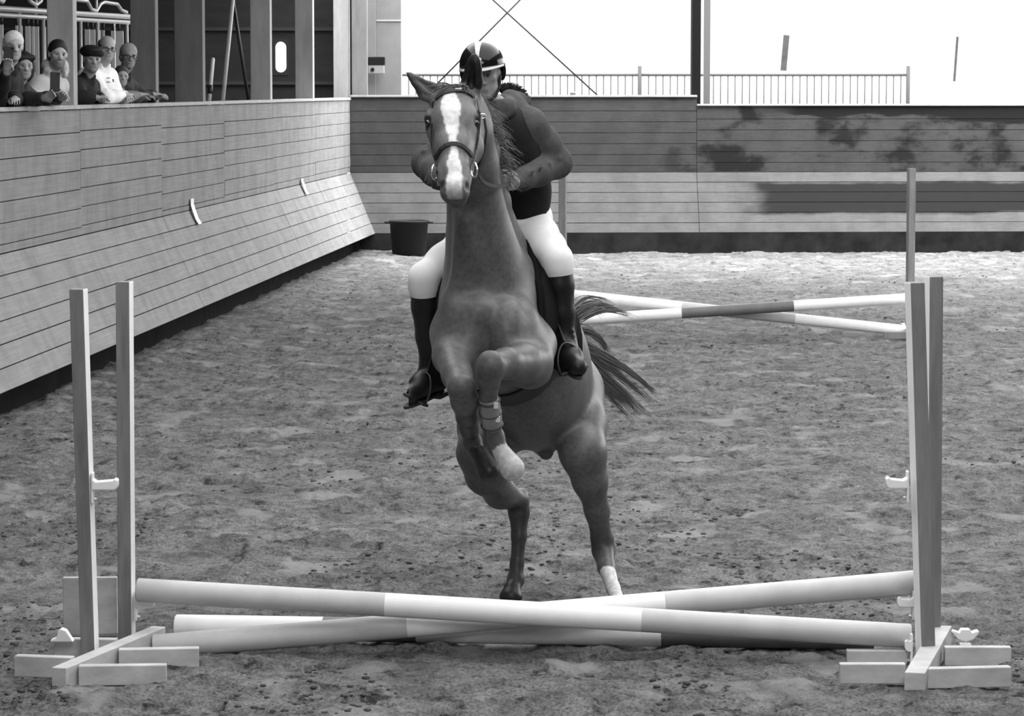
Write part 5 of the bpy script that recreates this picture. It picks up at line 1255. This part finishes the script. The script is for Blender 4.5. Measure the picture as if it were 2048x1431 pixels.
# woman behind
Y2 = 24.45; ph2 = P(110, 163, 24.0)
spectator('dark-haired person in dark jacket, forearms on the wall, between the white-haired and hooded ones', (48, 131), Y2, g_dark, (hair_black, 'long'), sc=.95, skin=.28, drop=.24,
          hands=((ph2 + V((-.09, .04, -.13)), V((.5, 0, .7))), (ph2 + V((.05, .10, -.13)), V((-.3, 0, .7)))), elbows=(-.25, .25))
Y3 = 25.0
spectator('bearded person in pale hooded sweater with short black hair beside the broad post', (116, 108), Y3, g_hood, (hair_black, ''), hood=True, beard=True, fat=1.1, bald=.0,
          hands=((V((LW(Y3) + .0, Y3 - .15, 2.41)), V((0, .6, 0))), (V((LW(Y3) + .07, Y3 + .30, 2.42)), V((0, -.6, 0)))), elbows=(-.3, .35))
Y4 = 26.95
spectator('person in black beret and black top just right of the broad post', (184, 118), Y4, g_black, (hair_black, ''), cap=True, sc=1.0, skin=.26, drop=.25,
          hands=((V((LW(Y4) + .02, Y4 - .2, 2.41)), V((0, .6, 0))), (V((LW(Y4) + .06, Y4 + .06, 2.41)), V((0, -.6, 0)))), elbows=(-.3, .2))
Y5 = 28.1
_, q5, R5 = spectator('balding person in glasses and white shirt with chest badge, arms folded on the wall', (214, 97), Y5, g_white, (hair_brown, ''), bald=.75, glasses=True, fat=1.22, sc=1.03,
          hands=((V((LW(Y5) + .04, Y5 - .05, 2.43)), V((0, .6, 0))), (V((LW(Y5) + .07, Y5 + .02, 2.41)), V((0, -.6, 0)))), elbows=(-.30, .25))
Y6 = 29.3
spectator('grey-haired person in glasses and dark jacket, rightmost at the rail', (257, 112), Y6, g_dark, (hair_grey, ''), glasses=True, sc=1.04, skin=.26,
          hands=((V((LW(Y6) + .06, Y6 + .05, 2.43)), V((0, .6, 0))), (V((LW(Y6) + .08, Y6 + .32, 2.42)), V((0, .6, 0)))), elbows=(-.2, .45))
Y7 = 28.75
spectator('child with brown hair peering from between the white shirt and the grey-haired person', (243, 152), Y7, g_mid, (hair_brown, ''), sc=.84, skin=.28, drop=.25,
          hands=((V((LW(Y7) + .05, Y7 + .05, 2.43)), V((0, .6, 0))), (V((LW(Y7) + .06, Y7 + .22, 2.41)), V((0, .6, 0)))), elbows=(-.12, .2))
def phone(p, up_, lab, w=.078, h=.155):
    root = empty('phone', p); tag(root, lab, 'phone'); up_ = Vector(up_).normalized(); f_ = Vector((.25, -.97, 0)); x = up_.cross(f_).normalized(); f_ = x.cross(up_).normalized()
    M_ = Matrix((x, f_, up_)).transposed(); MB().box(p, (w, .010, h), M=M_).build('case', mat('phone_case', .012, .35, .5), root, bevel=.004)
    MB().tube([p + up_ * (h * .38) + x * w * .28 + f_ * .004, p + up_ * (h * .38) + x * w * .28 + f_ * .008], .008, 12).build('camera_lens', mat('lens_glass', .005, .05, .9), root)
phone(ph1, (.12, 0, 1), 'black phone held up by the white-haired person')
phone(ph2, (.03, 0, 1), 'black phone held in both hands above the wall top, before the broad post')
c_ = P(111, 203, 24.6); c_.z = 2.43; bg_ = empty('camera_bag', c_); tag(bg_, 'round black shiny object on the wall top under the raised phone', 'bag')
D_ = MB(); D_.lathe(c_, [(0, -.075), (.04, -.07), (.06, -.04), (.066, 0), (.06, .035), (.04, .06), (0, .068)], 24, False).build('shell', mat('shiny_black', .012, .2, .6), bg_, True)
# badge and pin on the white shirt
gb = BVHTree.FromPolygons(*(lambda o: ([v.co for v in o.data.vertices], [tuple(pp.vertices) for pp in o.data.polygons]))([c for c in _.children if c.name.startswith('garment')][0]))
for (px_, py_, w_, h_, nm, tone) in ((216, 156, .042, .006, 'badge_bar', .03), (216, 160, .042, .012, 'badge_field', .8), (216, 164, .042, .006, 'badge_bar', .03), (226, 161, .020, .026, 'lapel_pin', .02)):
    d_ = ray(px_, py_).normalized(); h = gb.ray_cast(Vector((0, 0, EYE)) + d_ * 24, d_, 8)
    if h[0] is None: continue
    z_ = Vector((0, 0, 1)); n_ = h[1].normalized(); x_ = z_.cross(n_).normalized(); z_ = n_.cross(x_).normalized()
    MB().box(h[0] + n_ * .003, (w_, .006, h_), M=Matrix((x_, n_, z_)).transposed()).build(nm, mat('badge_%d' % int(tone * 100), tone, .5), _)
